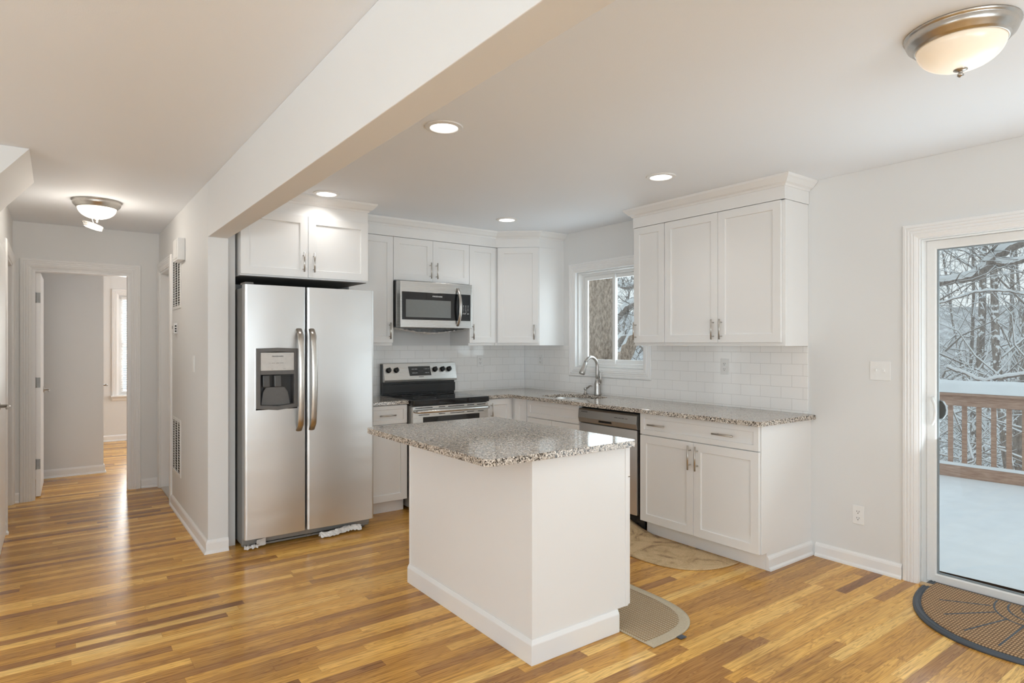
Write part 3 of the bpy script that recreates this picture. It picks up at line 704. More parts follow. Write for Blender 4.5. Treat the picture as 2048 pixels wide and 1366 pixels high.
cabinet('base_cabinet', (3.396, 3.051, 0), -PI/2, 3.051-2.111, XR-3.396-.001, .883,
    [('drawer', .002, .938, .728, .877, [(.170, .803, .15, False), (.704, .803, .15, False)], .035),
     ('door', .002, .464, .106, .722, [(.443, .622, .16, True)]), ('door', .467, .938, .106, .722, [(.500, .622, .16, True)])],
    'wide white base cabinet with one drawer and two doors at the counter end', 'cabinet', toe=.105)
# the end panel runs to the floor behind the toe kick
ecab = [o for o in bpy.data.objects if o.name.startswith('base_cabinet') and 'wide' in o.get('label', '')][0]
MB().prism([(.021, .105), (.076, .105), (.076, 0.0005), (XR-3.396-.001, .0005), (XR-3.396-.001, .8825), (.021, .8825)], .9402, .9452, 'yz').obj('end_panel', M_CAB, ecab)
MB().sweep([(.076, 0), (XR-3.396-.001, 0)], [(0, 0), (.0, .086), (-.004, .086), (-.006, .082), (-.011, .076), (-.014, .066), (-.014, .020), (-.024, .01), (-.026, 0)],
    lambda a, b, t: (.9453-b, a, t+.0005)).obj('base_trim', M_TRIM, ecab)

# ------------------------------------------------------------------ counters
def slab(name, outer, hole, z0, z1, label, bev=.004):
    bm = bmesh.new()
    loops = []
    for lp in [outer]+([hole] if hole else []):
        vsx = [bm.verts.new((p[0], p[1], z1)) for p in lp]
        for i in range(len(vsx)): bm.edges.new((vsx[i], vsx[(i+1) % len(vsx)]))
    r = bmesh.ops.triangle_fill(bm, use_beauty=True, use_dissolve=False, edges=bm.edges[:])
    ext = bmesh.ops.extrude_face_region(bm, geom=bm.faces[:])
    bmesh.ops.translate(bm, vec=(0, 0, z0-z1), verts=[v for v in ext['geom'] if isinstance(v, bmesh.types.BMVert)])
    bmesh.ops.recalc_face_normals(bm, faces=bm.faces[:])
    me = bpy.data.meshes.new(name); bm.to_mesh(me); bm.free(); me.materials.append(M_GRANITE)
    o = bpy.data.objects.new(name, me); C.objects.link(o)
    b = o.modifiers.new('edge', 'BEVEL'); b.width = bev; b.segments = 3; b.limit_method = 'ANGLE'; b.angle_limit = math.radians(50)
    return tag(o, label, 'counter')
def rrect(x0, x1, y0, y1, r, n=8):
    out = []
    for cx, cy, a0 in ((x1-r, y1-r, 0), (x0+r, y1-r, PI/2), (x0+r, y0+r, PI), (x1-r, y0+r, 1.5*PI)):
        for i in range(n+1): a = a0+PI/2*i/n; out.append((cx+r*math.cos(a), cy+r*math.sin(a)))
    return out
slab('granite_countertop', [(1.915, 4.584), (2.328, 4.584), (2.328, YB-.001), (1.915, YB-.001)], None, .884, .914, 'short speckled granite countertop between refrigerator and range')
SX0, SX1, SY0, SY1 = 3.455, 3.865, 3.775, 4.325
slab('granite_countertop', [(3.100, 4.584), (3.342, 4.584), (3.342, 2.086), (3.349, 2.076), (3.355, 2.073), (XR-.001, 2.073), (XR-.001, YB-.001), (3.100, YB-.001)], rrect(SX0, SX1, SY0, SY1, .13, 10), .884, .914,
     'long L-shaped speckled granite countertop holding the sink')
isl = rrect(1.376, 2.250, 2.032, 3.235, .035, 6)
slab('granite_countertop', isl, None, .884, .914, 'square speckled granite countertop on the kitchen island')
# sink
sk = thing('sink', ((SX0+SX1)/2, (SY0+SY1)/2, .884), 0, 'stainless undermount sink basin set in the granite below the faucet', 'sink')
m = MB(); cx, cy = (SX0+SX1)/2, (SY0+SY1)/2
rings = [(.012, -.0005), (-.004, -.0005), (-.010, -.10), (-.018, -.17), (-.05, -.19)]
pl = []
for off, z in rings:
    rr = max(.02, .13+off); pl.append([(p[0]-cx, p[1]-cy, z) for p in rrect(SX0-off, SX1+off, SY0-off, SY1+off, rr, 10)])
n_ = len(pl[0]); vs_ = [p for r_ in pl for p in r_]; fs_ = []
for r_ in range(len(pl)-1):
    for i in range(n_): j = (i+1) % n_; fs_.append((r_*n_+i, r_*n_+j, r_*n_+n_+j, r_*n_+n_+i))
fs_.append(tuple(range((len(pl)-1)*n_, len(pl)*n_)))
m.add(vs_, fs_, True); m.obj('basin', M_STEEL2, sk)
MB().lathe([(0, -.187), (.04, -.187), (.045, -.189)], 0, 0, 0, 24).obj('drain', M_CHROME, sk)

# faucet
fa = thing('faucet', (3.938, 4.045, .9145), 0, 'brushed nickel gooseneck pull-down faucet standing behind the sink', 'faucet')
m = MB(); m.lathe([(.030, 0), (.031, .004), (.029, .02), (.0255, .075), (.027, .105), (.021, .125), (.0155, .15), (0, .15)], 0, 0, 0, 28); m.obj('body', M_CHROME, fa)
pts = [(0, 0, .12), (-.002, 0, .19)]
for i in range(13):
    a = i/12*math.radians(152); pts.append((-.075+.075*math.cos(a)-.002, 0, .262+.080*math.sin(a)))
m = MB(); m.tube(pts, [.0155, .0145]+[.0140]*11+[.015, .016], 14); m.obj('spout', M_CHROME, fa)
e = pts[-1]; dv = Vector((-.42, 0, -.90)).normalized()
m = MB(); m.tube([Vector(e)-dv*.004, Vector(e)+dv*.03, Vector(e)+dv*.085, Vector(e)+dv*.112, Vector(e)+dv*.116], [.016, .0185, .025, .027, .0235], 18); m.obj('spray_head', M_CHROME, fa)
m = MB(); m.tube([(0, -.015, .105), (.004, -.034, .112)], [.012, .012], 14); m.tube([(.004, -.034, .112), (.006, -.038, .15), (.004, -.036, .195), (0, -.034, .222)], [.011, .0075, .006, .0045], 12); m.obj('lever', M_CHROME, fa)
sd = thing('soap_dispenser', (3.938, 4.20, .9145), 0, 'small brushed nickel soap dispenser left of the faucet', 'soap dispenser')
m = MB(); m.lathe([(.020, 0), (.021, .004), (.013, .012), (.010, .03), (.0125, .038), (.0165, .052), (.012, .06), (0, .06)], 0, 0, 0, 24); m.obj('base', M_CHROME, sd)
m = MB(); m.tube([(0, 0, .054), (-.004, .0, .062), (-.03, -.02, .066), (-.055, -.038, .088), (-.075, -.05, .082)][:1]+[(0, -.004, .05), (.004, -.03, .062), (.002, -.055, .078), (-.004, -.082, .080), (-.008, -.095, .072)], [.008, .008, .0075, .0065, .0055, .004], 10); m.obj('spout', M_CHROME, sd)

# backsplash
t1 = box('tile_backsplash', M_TILE_BACK, None, 1.915, XR-.0095, YB-.008, YB-.0005, .9145, UB-.001); tag(t1, 'white subway tile backsplash on the wall behind the range', 'backsplash')
m = MB(); m.box(XR-.008, XR-.0005, 4.480, YB-.009, .9145, UB-.001); m.box(XR-.008, XR-.0005, 3.452, 4.480, .9145, 1.069); m.box(XR-.008, XR-.0005, 2.125, 3.452, .9145, UB-.001)
t2 = m.obj('tile_backsplash', M_TILE_SIDE); tag(t2, 'white subway tile backsplash on the right wall below the window', 'backsplash')

# ------------------------------------------------------------------ island
isd = thing('kitchen_island', (1.646, 2.087, 0), 0, 'white panelled kitchen island under the square granite top', 'island')
L_, D_ = .590, 1.145
MB().prism([(0, 0.001), (.518, .001), (.518, .105), (L_, .105), (L_, .883), (0, .883)], 0, D_, 'xz').obj('body', M_CAB, isd, .001)
MB().prism([(0, 0), (.018, 0), (.018, -.0035), (-.0035, -.0035), (-.0035, .016), (0, .016)], .10, .882).obj('corner_trim', M_CAB, isd, .0008)
MB().box(-.0035, 0, D_-.016, D_, .10, .882).obj('corner_trim', M_CAB, isd, .0008)
MB().box(L_-.018, L_, -.0035, 0, .106, .882).obj('corner_trim', M_CAB, isd, .0008)
bbi = [(0, 0), (0, .105), (-.004, .105), (-.0135, .088), (-.0145, .084), (-.0145, 0)]
MB().sweep([(-.0005, D_), (-.0005, -.0005), (.518, -.0005)], [(a, b+.0006) for a, b in bbi], lambda a, b, t: (a, b, t)).obj('base_trim', M_TRIM, isd, .001)
for (a, b) in ((.004, .570), (.575, 1.141)):
    for kind, z0, z1 in (('drawer', .73, .877), ('door', .108, .725)):
        d = shaker(kind, M_CAB, isd, a, b, z0, z1, rail=.04 if kind == 'drawer' else .055); d.location = (L_+.0205, 0, 0); d.rotation_euler = (0, 0, PI/2)

# ------------------------------------------------------------------ refrigerator
fr = thing('refrigerator', (.995, 4.30, 0), 0, 'tall stainless side-by-side refrigerator with an ice and water dispenser', 'refrigerator')
MB().box(.002, .903, .088, .80, .03, 1.752).obj('case', M_DWSIDE, fr, .004)
m = MB(); m.box(.004, .901, .075, .0875, .10, 1.74); m.obj('gasket', M_DARK, fr)
def fdoor(x0, x1, cut=None):
    n = 40; pr = []
    w = x1-x0
    pr.append((x0, .074)); 
    for i in range(5): a = PI-(PI/2)*i/4; pr.append((x0+.016+.016*math.cos(a), .022-.016*math.sin(a)))
    for i in range(1, n): t = i/n; pr.append((x0+.016+(w-.032)*t, .006-.006*math.sin(PI*t)))
    for i in range(5): a = PI/2-(PI/2)*i/4; pr.append((x1-.016+.016*math.cos(a), .022-.016*math.sin(a)))
    pr.append((x1, .074))
    return pr
def door_mesh(x0, x1, z0, z1, hole=None):
    pr = fdoor(x0, x1); m = MB()
    if not hole: m.prism(pr, z0, z1, 'xy', False); return m
    # split in three heights, and keep the middle strip open over the dispenser
    hx0, hx1, hz0, hz1 = hole
    m.prism(pr, z0, hz0, 'xy', False); m.prism(pr, hz1, z1, 'xy', False)
    left = [p for p in pr if p[0] <= hx0]+[(hx0, .003), (hx0, .074)]; right = [(hx1, .074), (hx1, .003)]+[p for p in pr if p[0] >= hx1]
    m.prism(left, hz0, hz1, 'xy', False); m.prism(right, hz0, hz1, 'xy', False)
    return m
dl = door_mesh(0, .401, .084, 1.769, (.069, .343, .935, 1.346)).obj('door', M_STEEL, fr)
dr = door_mesh(.409, .905, .084, 1.769).obj('door', M_STEEL, fr)
for d_, hx in ((dl, .352), (dr, .440)):
    m = MB(); pts = []
    for i in range(17):
        t = i/16; z = .780+t*(1.478-.780); pts.append((hx, .0-.012-.050*math.sin(PI*t)**.45 if 0 < t < 1 else .004, z))
    m.tube(pts, .0205, 12, flat=.42, up=(0, 1, 0)); m.obj('handle', M_NICKEL, d_)
# dispenser
dp = MB()
dp.sweep([(.069, .945), (.206, .930), (.343, .945), (.343, 1.345), (.206, 1.350), (.069, 1.345)], [(0, -.012), (.026, -.012), (.028, .002), (.028, .06), (0, .06)], lambda a, b, t: (a, t, b), True)
dp.box(.096, .316, -.009, .05, 1.170, 1.196)
dpo = dp.obj('dispenser', M_GREY, dl, .002)
box('control_panel', M_LGREY, dpo, .097, .315, -.011, .02, 1.1965, 1.318, .002)
text('FRIGIDAIRE', .011, .206, -.0115, 1.292, M_INK, dpo, xs=1.35, bold=.0002)
text('o     WATER     CUBED   CRUSHED     o', .0055, .206, -.0115, 1.247, M_INK, dpo, xs=1.1)
text('LOCK', .0045, .170, -.0115, 1.207, M_INK, dpo); text('FILTER', .0045, .250, -.0115, 1.207, M_INK, dpo)
m = MB(); m.box(.096, .316, .062, .070, .955, 1.17); m.box(.094, .099, .0, .062, .955, 1.17); m.box(.313, .318, .0, .062, .955, 1.17)
m.obj('recess', M_CAVITY, dpo)
m = MB(); m.prism([(.108, .960), (.302, .960), (.285, 1.05), (.262, 1.085), (.140, 1.085), (.120, 1.05)], .025, .055, 'xz'); m.obj('paddle', M_GREY, dpo, .004)
for xx in (.140, .215):
    m = MB(); m.prism([(xx-.022, 1.085), (xx+.024, 1.085), (xx+.020, 1.165), (xx-.024, 1.165)], .012, .045, 'xz'); m.obj('nozzle', plain('nozzle_grey', (.10, .10, .10), .2), dpo, .005)
# open base: grille rails, feet and roller brackets
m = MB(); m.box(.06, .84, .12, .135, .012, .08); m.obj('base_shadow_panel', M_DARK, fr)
m = MB(); m.box(.10, .80, .100, .112, .010, .022); m.tube([(.43, .106, .018), (.447, .106, .045), (.449, .106, .082)], .008, 8); m.tube([(.47, .106, .018), (.453, .106, .045), (.451, .106, .082)], .008, 8)
m.obj('kick_rail', M_DWSIDE, fr)
for x0, x1 in ((.004, .090), (.815, .900)):
    m = MB(); m.box(x0, x1, .092, .128, .018, .078); m.lathe([(.020, -.01), (.020, .01)], (x0+x1)/2, .11, .022, 18, 'x'); m.obj('roller_bracket', M_DWSIDE, fr, .003)
box('top_hinge_cover', M_GREY, fr, .004, .06, .02, .14, 1.7695, 1.785, .003)

# crumpled plastic wrap and tape left below the fridge
def crumple(name, mat, base, nx, ny, fx, fy, amp, seed, parent=None, thick=.0):
    rnd = random.Random(seed); m = MB(); vs = []
    for j in range(ny+1):
        for i in range(nx+1):
            p = base(i/nx, j/ny); vs.append((p[0]+rnd.uniform(-amp, amp)*fx, p[1]+rnd.uniform(-amp, amp)*fy, p[2]+rnd.uniform(0, amp*2)))
    fs = []
    for j in range(ny):
        for i in range(nx): a = j*(nx+1)+i; fs.append((a, a+1, a+nx+2, a+nx+1))
    m.add(vs, fs); o = m.obj(name, mat, parent)
    s = o.modifiers.new('thick', 'SOLIDIFY'); s.thickness = .0008; s.offset = 0
    return o
o = crumple('plastic_wrap', M_FILM, lambda u, v: (1.505+u*.30, 4.362-.015*math.sin(u*7)-(v*.045), .004+.030*math.sin(PI*v)+.010*u), 26, 7, .5, .5, .006, 3)
tag(o, 'crumpled clear plastic wrap hanging out below the right refrigerator door', 'plastic wrap')
o = crumple('paper_tag', M_FILM, lambda u, v: (1.085+u*.060, 4.372-v*.004, .006+v*.048+u*.008), 4, 4, .3, .3, .002, 5)
tag(o, 'small white paper tag tucked below the left refrigerator door', 'tag')
o = crumple('plastic_wrap', M_FILM, lambda u, v: (1.005+u*.085, 4.372-.02*v, .004+.02*math.sin(PI*v)), 12, 5, .5, .5, .006, 9)
tag(o, 'scrap of torn plastic wrap at the refrigerator left foot', 'plastic wrap')

# ------------------------------------------------------------------ microwave
mw = thing('microwave', (2.312, 4.745, 1.517), 0, 'stainless over-the-range microwave with a black glass window and curved handle', 'microwave')
box('case', M_BLACK, mw, .001, .755, .046, YB-4.745-.009, .004, .396, .003)
MB().prism([(.002, .0455), (.002, .030), (.020, .0), (.588, -.003), (.588, .0455)], .0, .394, 'xy').obj('door', M_STEEL2, mw, .002)
MB().prism([(.5885, .0455), (.5885, -.003), (.732, .0), (.752, .030), (.752, .0455)], .0, .394, 'xy').obj('control_housing', M_STEEL2, mw, .002)
# the steel face reads as two bands above and below the black glass
md = [c for c in mw.children if c.name.startswith('door')][0]; mc = [c for c in mw.children if c.name.startswith('control_housing')][0]
g1 = box('door_glass', M_BLACKGLASS, md, .033, .5875, -.0065, .004, .066, .303, .0015)
wg = box('window', plain('microwave_window', (.20, .215, .215), .12, var=.02), md, .066, .506, -.0072, -.003, .088, .238)
text('FRIGIDAIRE', .015, .37, -.0073, .272, M_LIGHTINK, md, xs=1.3, bold=.0003)
kp = box('keypad', M_BLACKGLASS, mc, .5895, .712, -.0065, .004, .066, .303, .0015)
rows = ['1 2 3', '4 5 6', '7 8 9', 'C 0 S', '+  -', '<  >', '^  v', 'II  GO']
m = MB()
keys = text('\n'.join(['A    B    C', '1    2    3', '4    5    6', '7    8    9', '+    0    -', 'STOP   GO']), .014, .662, -.0072, .165, M_LIGHTINK, mc, name='key_lettering', bold=.0001)
m = MB(); pts = []
for i in range(17):
    t = i/16; pts.append((.580, .004-.058*math.sin(PI*t)**.6 if 0 < t < 1 else .0, .02+t*.335))
m.tube(pts, .014, 12, flat=.45, up=(0, 1, 0)); m.obj('handle', M_NICKEL, md)
o = crumple('protective_film', M_FILM, lambda u, v: (2.33+u*.70, 4.80+v*.16, 1.512-.004-.050*math.sin(PI*min(1, u*1.05))*math.sin(PI*(v*.75+.25))), 40, 8, .8, .8, .0045, 12)
tag(o, 'crumpled protective plastic film sagging below the microwave', 'plastic film')

# ------------------------------------------------------------------ range
rg = thing('range', (2.335, 4.53, 0), 0, 'stainless electric range with black glass cooktop and five black knobs', 'range')
RW = .757
box('body', M_DWSIDE, rg, .002, RW-.002, .045, .585, .03, .868, .002)
ck = MB().prism(rrect(0, RW, -.002, .590, .018, 4), .869, .915).obj('cooktop', M_BLACKGLASS, rg, .006, 3)
for (bx, by, br_) in ((.20, .17, .10), (.56, .17, .115), (.20, .42, .075), (.56, .42, .085)):
    m = MB()
    m.sweep([(bx+br_*math.cos(2*PI*i/40), by+br_*math.sin(2*PI*i/40)) for i in range(40)], [(0, 0), (.003, 0), (.003, .0004), (0, .0004)], lambda a, b, t: (a, b, .9151+t), True)
    m.obj('burner_ring', M_GREY, ck)
od = MB(); od.box(.006, RW-.006, .012, .044, .215, .862); odo = od.obj('oven_door', M_STEEL2, rg, .004)
box('oven_window', M_BLACKGLASS, odo, .10, RW-.10, .0085, .02, .45, .772, .004)
m = MB()
for x0, x1 in ((.03, .19), (.25, .31), (.34, .50), (.53, .60), (.63, .72)): MB().box(x0, x1, .0105, .014, .845, .851).obj('vent_slot', M_DARK, odo)
m = MB()
for x0, x1 in ((.06, .16), (.25, .31), (.36, .50), (.53, .60), (.64, .70)): MB().box(x0, x1, .0105, .014, .788, .793).obj('vent_slot', M_DARK, odo)
m = MB(); m.tube([(.03, .012, .822), (.034, -.030, .822), (.06, -.042, .822), (RW-.06, -.042, .822), (RW-.034, -.030, .822), (RW-.03, .012, .822)], .0155, 14, flat=.85); m.obj('handle', M_STEEL2, odo)
box('storage_drawer', M_STEEL2, rg, .006, RW-.006, .014, .044, .05, .208, .004)
bg = MB().prism([(.600, .9155), (.6435, .9155), (.6435, 1.195), (.600, 1.195)], .006, RW-.002, 'yz').obj('backguard', M_BLACK, rg, .003)
box('trim_strip', M_BLACK, bg, .004, RW, .588, .602, .930, 1.012, .004)
cp = MB().prism([(.560, 1.032), (.556, 1.052), (.592, 1.201), (.642, 1.204), (.642, 1.030)], .010, RW+.002, 'yz').obj('control_panel', M_STEEL2, bg, .003)
sl_ = math.atan2(1.201-1.052, .592-.556)             # slope of the panel
def on_panel(x, z, out=0.0):
    t = (z-1.052)/(1.201-1.052); return (x, .556+.036*t-out*math.sin(sl_), z+out*math.cos(sl_)*.0)
MB().add([on_panel(.262, 1.085, .0015), on_panel(.484, 1.085, .0015), on_panel(.478, 1.170, .0015), on_panel(.252, 1.170, .0015),
          on_panel(.262, 1.085, -.003), on_panel(.484, 1.085, -.003), on_panel(.478, 1.170, -.003), on_panel(.252, 1.170, -.003)],
         [(0, 1, 2, 3), (4, 5, 6, 7), (0, 1, 5, 4), (1, 2, 6, 5), (2, 3, 7, 6), (3, 0, 4, 7)]).obj('display', M_CAVITY, cp)
y_ = on_panel(0, 1.13, .0022)[1]
def ptext(s, size, x, z, mat): 
    yy = on_panel(x, z, .0024)[1]; return text(s, size, x, yy, z, mat, cp, rx=sl_, bold=.0001)
ptext('BAKE  BROIL', .010, .315, 1.145, M_LIGHTINK); ptext('WARM  LIGHT', .009, .315, 1.110, M_LIGHTINK)
ptext('12:00', .022, .378, 1.127, M_GREY); ptext('+  CLEAN  OFF', .009, .438, 1.145, M_LIGHTINK); ptext('-  TIMER  SET', .009, .438, 1.110, M_LIGHTINK)
ptext('FRIGIDAIRE', .010, .378, 1.074, M_INK)
for kx in (.056, .131, .526, .606, .677):
    p = on_panel(kx, 1.138); k = bpy.data.objects.new('knob', None)
    m = MB(); m.lathe([(.0, 0), (.0245, 0), (.0245, .005), (.022, .009), (.020, .026), (.017, .028), (0, .028)], 0, 0, 0, 22); m.box(-.0055, .0055, -.021, .021, .022, .037)
    kb = m.obj('knob', M_BLACK, cp); kb.location = p; kb.rotation_euler = (sl_, 0, 0)

# ------------------------------------------------------------------ dishwasher
dw = thing('dishwasher', (3.396, 3.696, 0), -PI/2, 'stainless dishwasher under the counter between sink cabinet and wide cabinet', 'dishwasher')
WD = .636
box('case', M_DARK, dw, .004, WD-.003, .03, .56, .09, .868)
MB().box(.010, WD-.022, .002, .029, .125, .745).obj('door', M_STEEL, dw, .004)
cpn = MB().prism([(.028, .748), (.010, .748), (-.006, .756), (-.014, .790), (-.010, .850), (.002, .862), (.028, .862)], .002, WD-.014, 'yz').obj('control_panel', M_DWPANEL, dw, .002)
MB().prism([(-.0145, .768), (-.0125, .784), (-.0085, .784), (-.0085, .768)], .235, .37, 'yz').obj('grip', M_DARK, cpn)
text('FRIGIDAIRE', .011, .075, -.0135, .838, M_INK, cpn, xs=1.3, bold=.0002)
text('NORMAL  HEAVY  RINSE    START', .009, .47, -.0145, .822, M_INK, cpn, bold=.0001)
box('toe_panel', M_BLACK, dw, .004, WD-.004, .06, .075, .004, .118)
m = MB(); m.lathe([(.016, 0), (.016, .008), (.006, .01), (.006, .06)], WD-.21, .045, .0005, 16); m.obj('levelling_foot', M_CHROME, dw)

# ------------------------------------------------------------------ outlets, switches, vents
def plate(name, loc, rz, label, cat, w=.070, h=.115, kind='outlet', n=1):
    r = thing(name, loc, rz, label, cat)
    p = box('cover_plate', M_PLASTIC, r, -w/2, w/2, -.006, -.0003, -h/2, h/2, .0025)
    if kind == 'outlet':
        for dz in (-.020, .020):
            f = MB().prism(rrect(-.0165, .0165, dz-.014, dz+.014, .009, 5), -.0078, -.0055, 'xz').obj('receptacle', M_PLASTIC, r)
            m = MB(); m.box(-.0078, -.0054, -.0084, -.0076, dz-.002, dz+.007); m.box(.0054, .0078, -.0084, -.0076, dz-.002, dz+.007); m.lathe([(0, -.0084), (.0028, -.0084), (.0028, -.0076), (0, -.0076)], 0, 0, dz-.0085, 10, 'y')
            m.obj('slots', M_DARK, f)
    elif kind == 'switch':
        for i in range(n):
            x = (i-(n-1)/2)*.046
            m = MB(); m.box(x-.006, x+.006, -.0068, -.0055, -.013, .013); m.box(x-.0045, x+.0045, -.016, -.006, -.003, .009); m.obj('toggle', M_PLASTIC, r, .001)
    elif kind == 'rocker':
        box('rocker', M_VINYL, r, -.0165, .0165, -.0085, -.0055, -.033, .033, .001)
    return r
plate('wall_outlet', (3.417, YB-.0085, 1.206), 0, 'white outlet in the tile to the right of the range', 'outlet')
plate('wall_outlet', (XR-.0085, 4.908, 1.213), -PI/2, 'white outlet in the tile below the angled corner cabinet', 'outlet')
plate('wall_outlet', (XR-.0085, 2.75, 1.209), -PI/2, 'white outlet in the tile below the large right cabinet', 'outlet')
plate('light_switch', (XR, 1.681, 1.214), -PI/2, 'white double toggle light switch beside the patio door', 'switch', .116, .115, 'switch', 2)
plate('wall_outlet', (XR, 1.807, .320), -PI/2, 'white outlet low on the wall beside the patio door', 'outlet')
plate('light_switch', (XW1, 4.958, 1.232), -PI/2, 'white rocker light switch on the hall side of the wall', 'switch', .072, .12, 'rocker')
th = thing('thermostat', (XW1, 5.78, 1.505), -PI/2, 'small white thermostat on the hall wall below the upper grille', 'thermostat')
box('housing', M_PLASTIC, th, -.06, .06, -.026, -.0005, -.042, .042, .003); box('display', M_GREY, th, -.035, -.01, -.0272, -.024, -.005, .02); m = MB(); [m.box(.0605, .062, -.02, -.008, z, z+.012) for z in (-.03, -.01, .012)]; m.obj('side_vents', M_DARK, th)
ch = thing('door_chime', (XW1, 5.46, 2.11), -PI/2, 'white rectangular door chime box high on the hall wall', 'chime')
box('housing', M_PLASTIC, ch, -.115, .115, -.052, -.0005, -.085, .085, .004); box('face', M_VINYL, ch, -.09, .09, -.056, -.0515, -.07, .07, .003)
def grille(loc, w, h, label, n, flip=False):
    r = thing('vent_grille', loc, -PI/2, label, 'vent')
    MB().sweep([(-w/2, -h/2), (w/2, -h/2), (w/2, h/2), (-w/2, h/2)], [(0, -.0005), (0, -.006), (.022, -.009), (.024, -.0005)], lambda a, b, t: (a, t, b), True).obj('frame', M_PLASTIC, r)
    box('duct_opening', M_DARK, r, -w/2+.022, w/2-.022, -.0018, -.0006, -h/2+.022, h/2-.022)
    m = MB(); st = (h-.05)/n
    for i in range(n):
        z = -h/2+.03+i*st; za, zb = (z+st*.30, z) if not flip else (z, z+st*.5); m.add([(-w/2+.022, -.0025, za), (w/2-.022, -.0025, za), (w/2-.022, -.0075, zb), (-w/2+.022, -.0075, zb)], [(0, 1, 2, 3)]); m.add([(-w/2+.022, -.0025, za+.0015), (w/2-.022, -.0025, za+.0015), (w/2-.022, -.0075, zb+.0015), (-w/2+.022, -.0075, zb+.0015)], [(3, 2, 1, 0)])
    m.obj('louvres', M_PLASTIC, r)
    m = MB()
    for i in (-1, 1): m.box(i*w/6-.002, i*w/6+.002, -.0095, -.002, -h/2+.02, h/2-.02)
    m.obj('bars', M_PLASTIC, r)
grille((XW1, 5.745, 1.895), .42, .46, 'white air return grille high on the hall wall under the chime', 20)
grille((XW1, 5.745, .535), .42, .46, 'white air return grille low on the hall wall above the baseboard', 20, True)

# ------------------------------------------------------------------ ceiling lamps
def lamp(name, kind, loc, energy, col, size, rot=(0, 0, 0), parent=None, spread=PI):
    l = bpy.data.lights.new(name, kind); l.energy = energy; l.color = col
    if kind == 'AREA': l.shape = 'DISK'; l.size = size; l.spread = spread
    else: l.shadow_soft_size = size
    o = bpy.data.objects.new(name, l); C.objects.link(o); o.location = loc; o.rotation_euler = rot
    if parent: o.parent = parent
    return o
def downlight(x, y, label):
    r = thing('recessed_light', (x, y, ZC), 0, label, 'ceiling light')
    m = MB(); m.sweep([(.094*math.cos(-2*PI*i/40), .094*math.sin(-2*PI*i/40)) for i in range(40)][::-1], [(0, -.0005), (.003, -.006), (.024, -.009), (.030, -.0005)], lambda a, b, t: (a, b, t), True)
    m.obj('trim_ring', M_VINYL, r)
    MB().lathe([(0, -.0075), (.062, -.0070), (.0665, -.004), (.0665, -.0006), (0, -.0006)], 0, 0, 0, 40).obj('lens', M_LENS, r)
    lamp('led', 'AREA', (0, 0, -.012), 1.0, (1.0, .96, .91), .12, parent=r, spread=2.3)
downlight(1.533, 2.643, 'recessed ceiling light nearest the beam, at picture centre')
downlight(3.098, 2.607, 'recessed ceiling light in front of the right wall cabinets')
downlight(1.541, 4.305, 'recessed ceiling light above the refrigerator')
downlight(3.105, 4.287, 'recessed ceiling light near the corner cabinet')
def flush(x, y, label, R=.163, mat=M_BOWL, e=3.0, kind='AREA', dz=-.165):
    r = thing('flush_ceiling_light', (x, y, ZC), 0, label, 'ceiling light')
    k = R/.163
    m = MB(); m.lathe([(0, -.0005), (.165*k, -.0005), (.166*k, -.006), (.160*k, -.010), (.158*k, -.014), (.160*k, -.020), (.154*k, -.034), (.140*k, -.046), (.139*k, -.049), (.135*k, -.050), (.134*k, -.053), (.130*k, -.054), (.126*k, -.050), (.126*k, -.02), (0, -.02)], 0, 0, 0, 64); m.obj('pan', M_NICKEL, r)
    pr = [(.1285*k*math.cos(a), -.051-.082*math.sin(a)) for a in [PI/2*i/14 for i in range(15)]]
    b = MB(); b.lathe(pr[:-1]+[(0, -.133)], 0, 0, 0, 64); b.obj('glass_bowl', mat, r)
    m = MB(); m.lathe([(.0, -.131), (.020, -.1305), (.021, -.134), (.013, -.138), (.006, -.140), (.006, -.144), (.010, -.148), (.010, -.153), (.005, -.158), (0, -.159)], 0, 0, 0, 24); m.obj('finial', M_CHROME, r)
    lamp('bulb', kind, (0, 0, dz), e, (1.0, .90, .78), .2 if kind == 'AREA' else .08, parent=r)
    return r
flush(2.478, .790, 'frosted glass bowl ceiling light with nickel rim near the patio door')
flush(.246, 5.560, 'lit frosted bowl ceiling light in the hallway', .158, M_BOWL2, 6.5, 'POINT', -.22)
m = MB()
pc = Vector((.222, 5.62, 2.262))
for k in range(4):
    rr = .056+.003*k; pts = []
    for i in range(33):
        a = 2*PI*i/32; pts.append(pc+Vector((rr*math.cos(a), rr*math.sin(a)*.9, -.30*rr*math.cos(a)+(k-1.5)*.008)))
    m.tube(pts, .0038, 6)
m.tube([pc+Vector((0, .02, .0)), pc+Vector((.004, .01, .03)), pc+Vector((-.006, .0, .06)), pc+Vector((0, 0, ZC-pc.z-.0005))], .003, 6)
o = m.obj('cable_coil', plain('cable_sheath', (.50, .49, .47), .5)); tag(o, 'coil of white cable dangling from the hallway ceiling behind the light', 'cable')

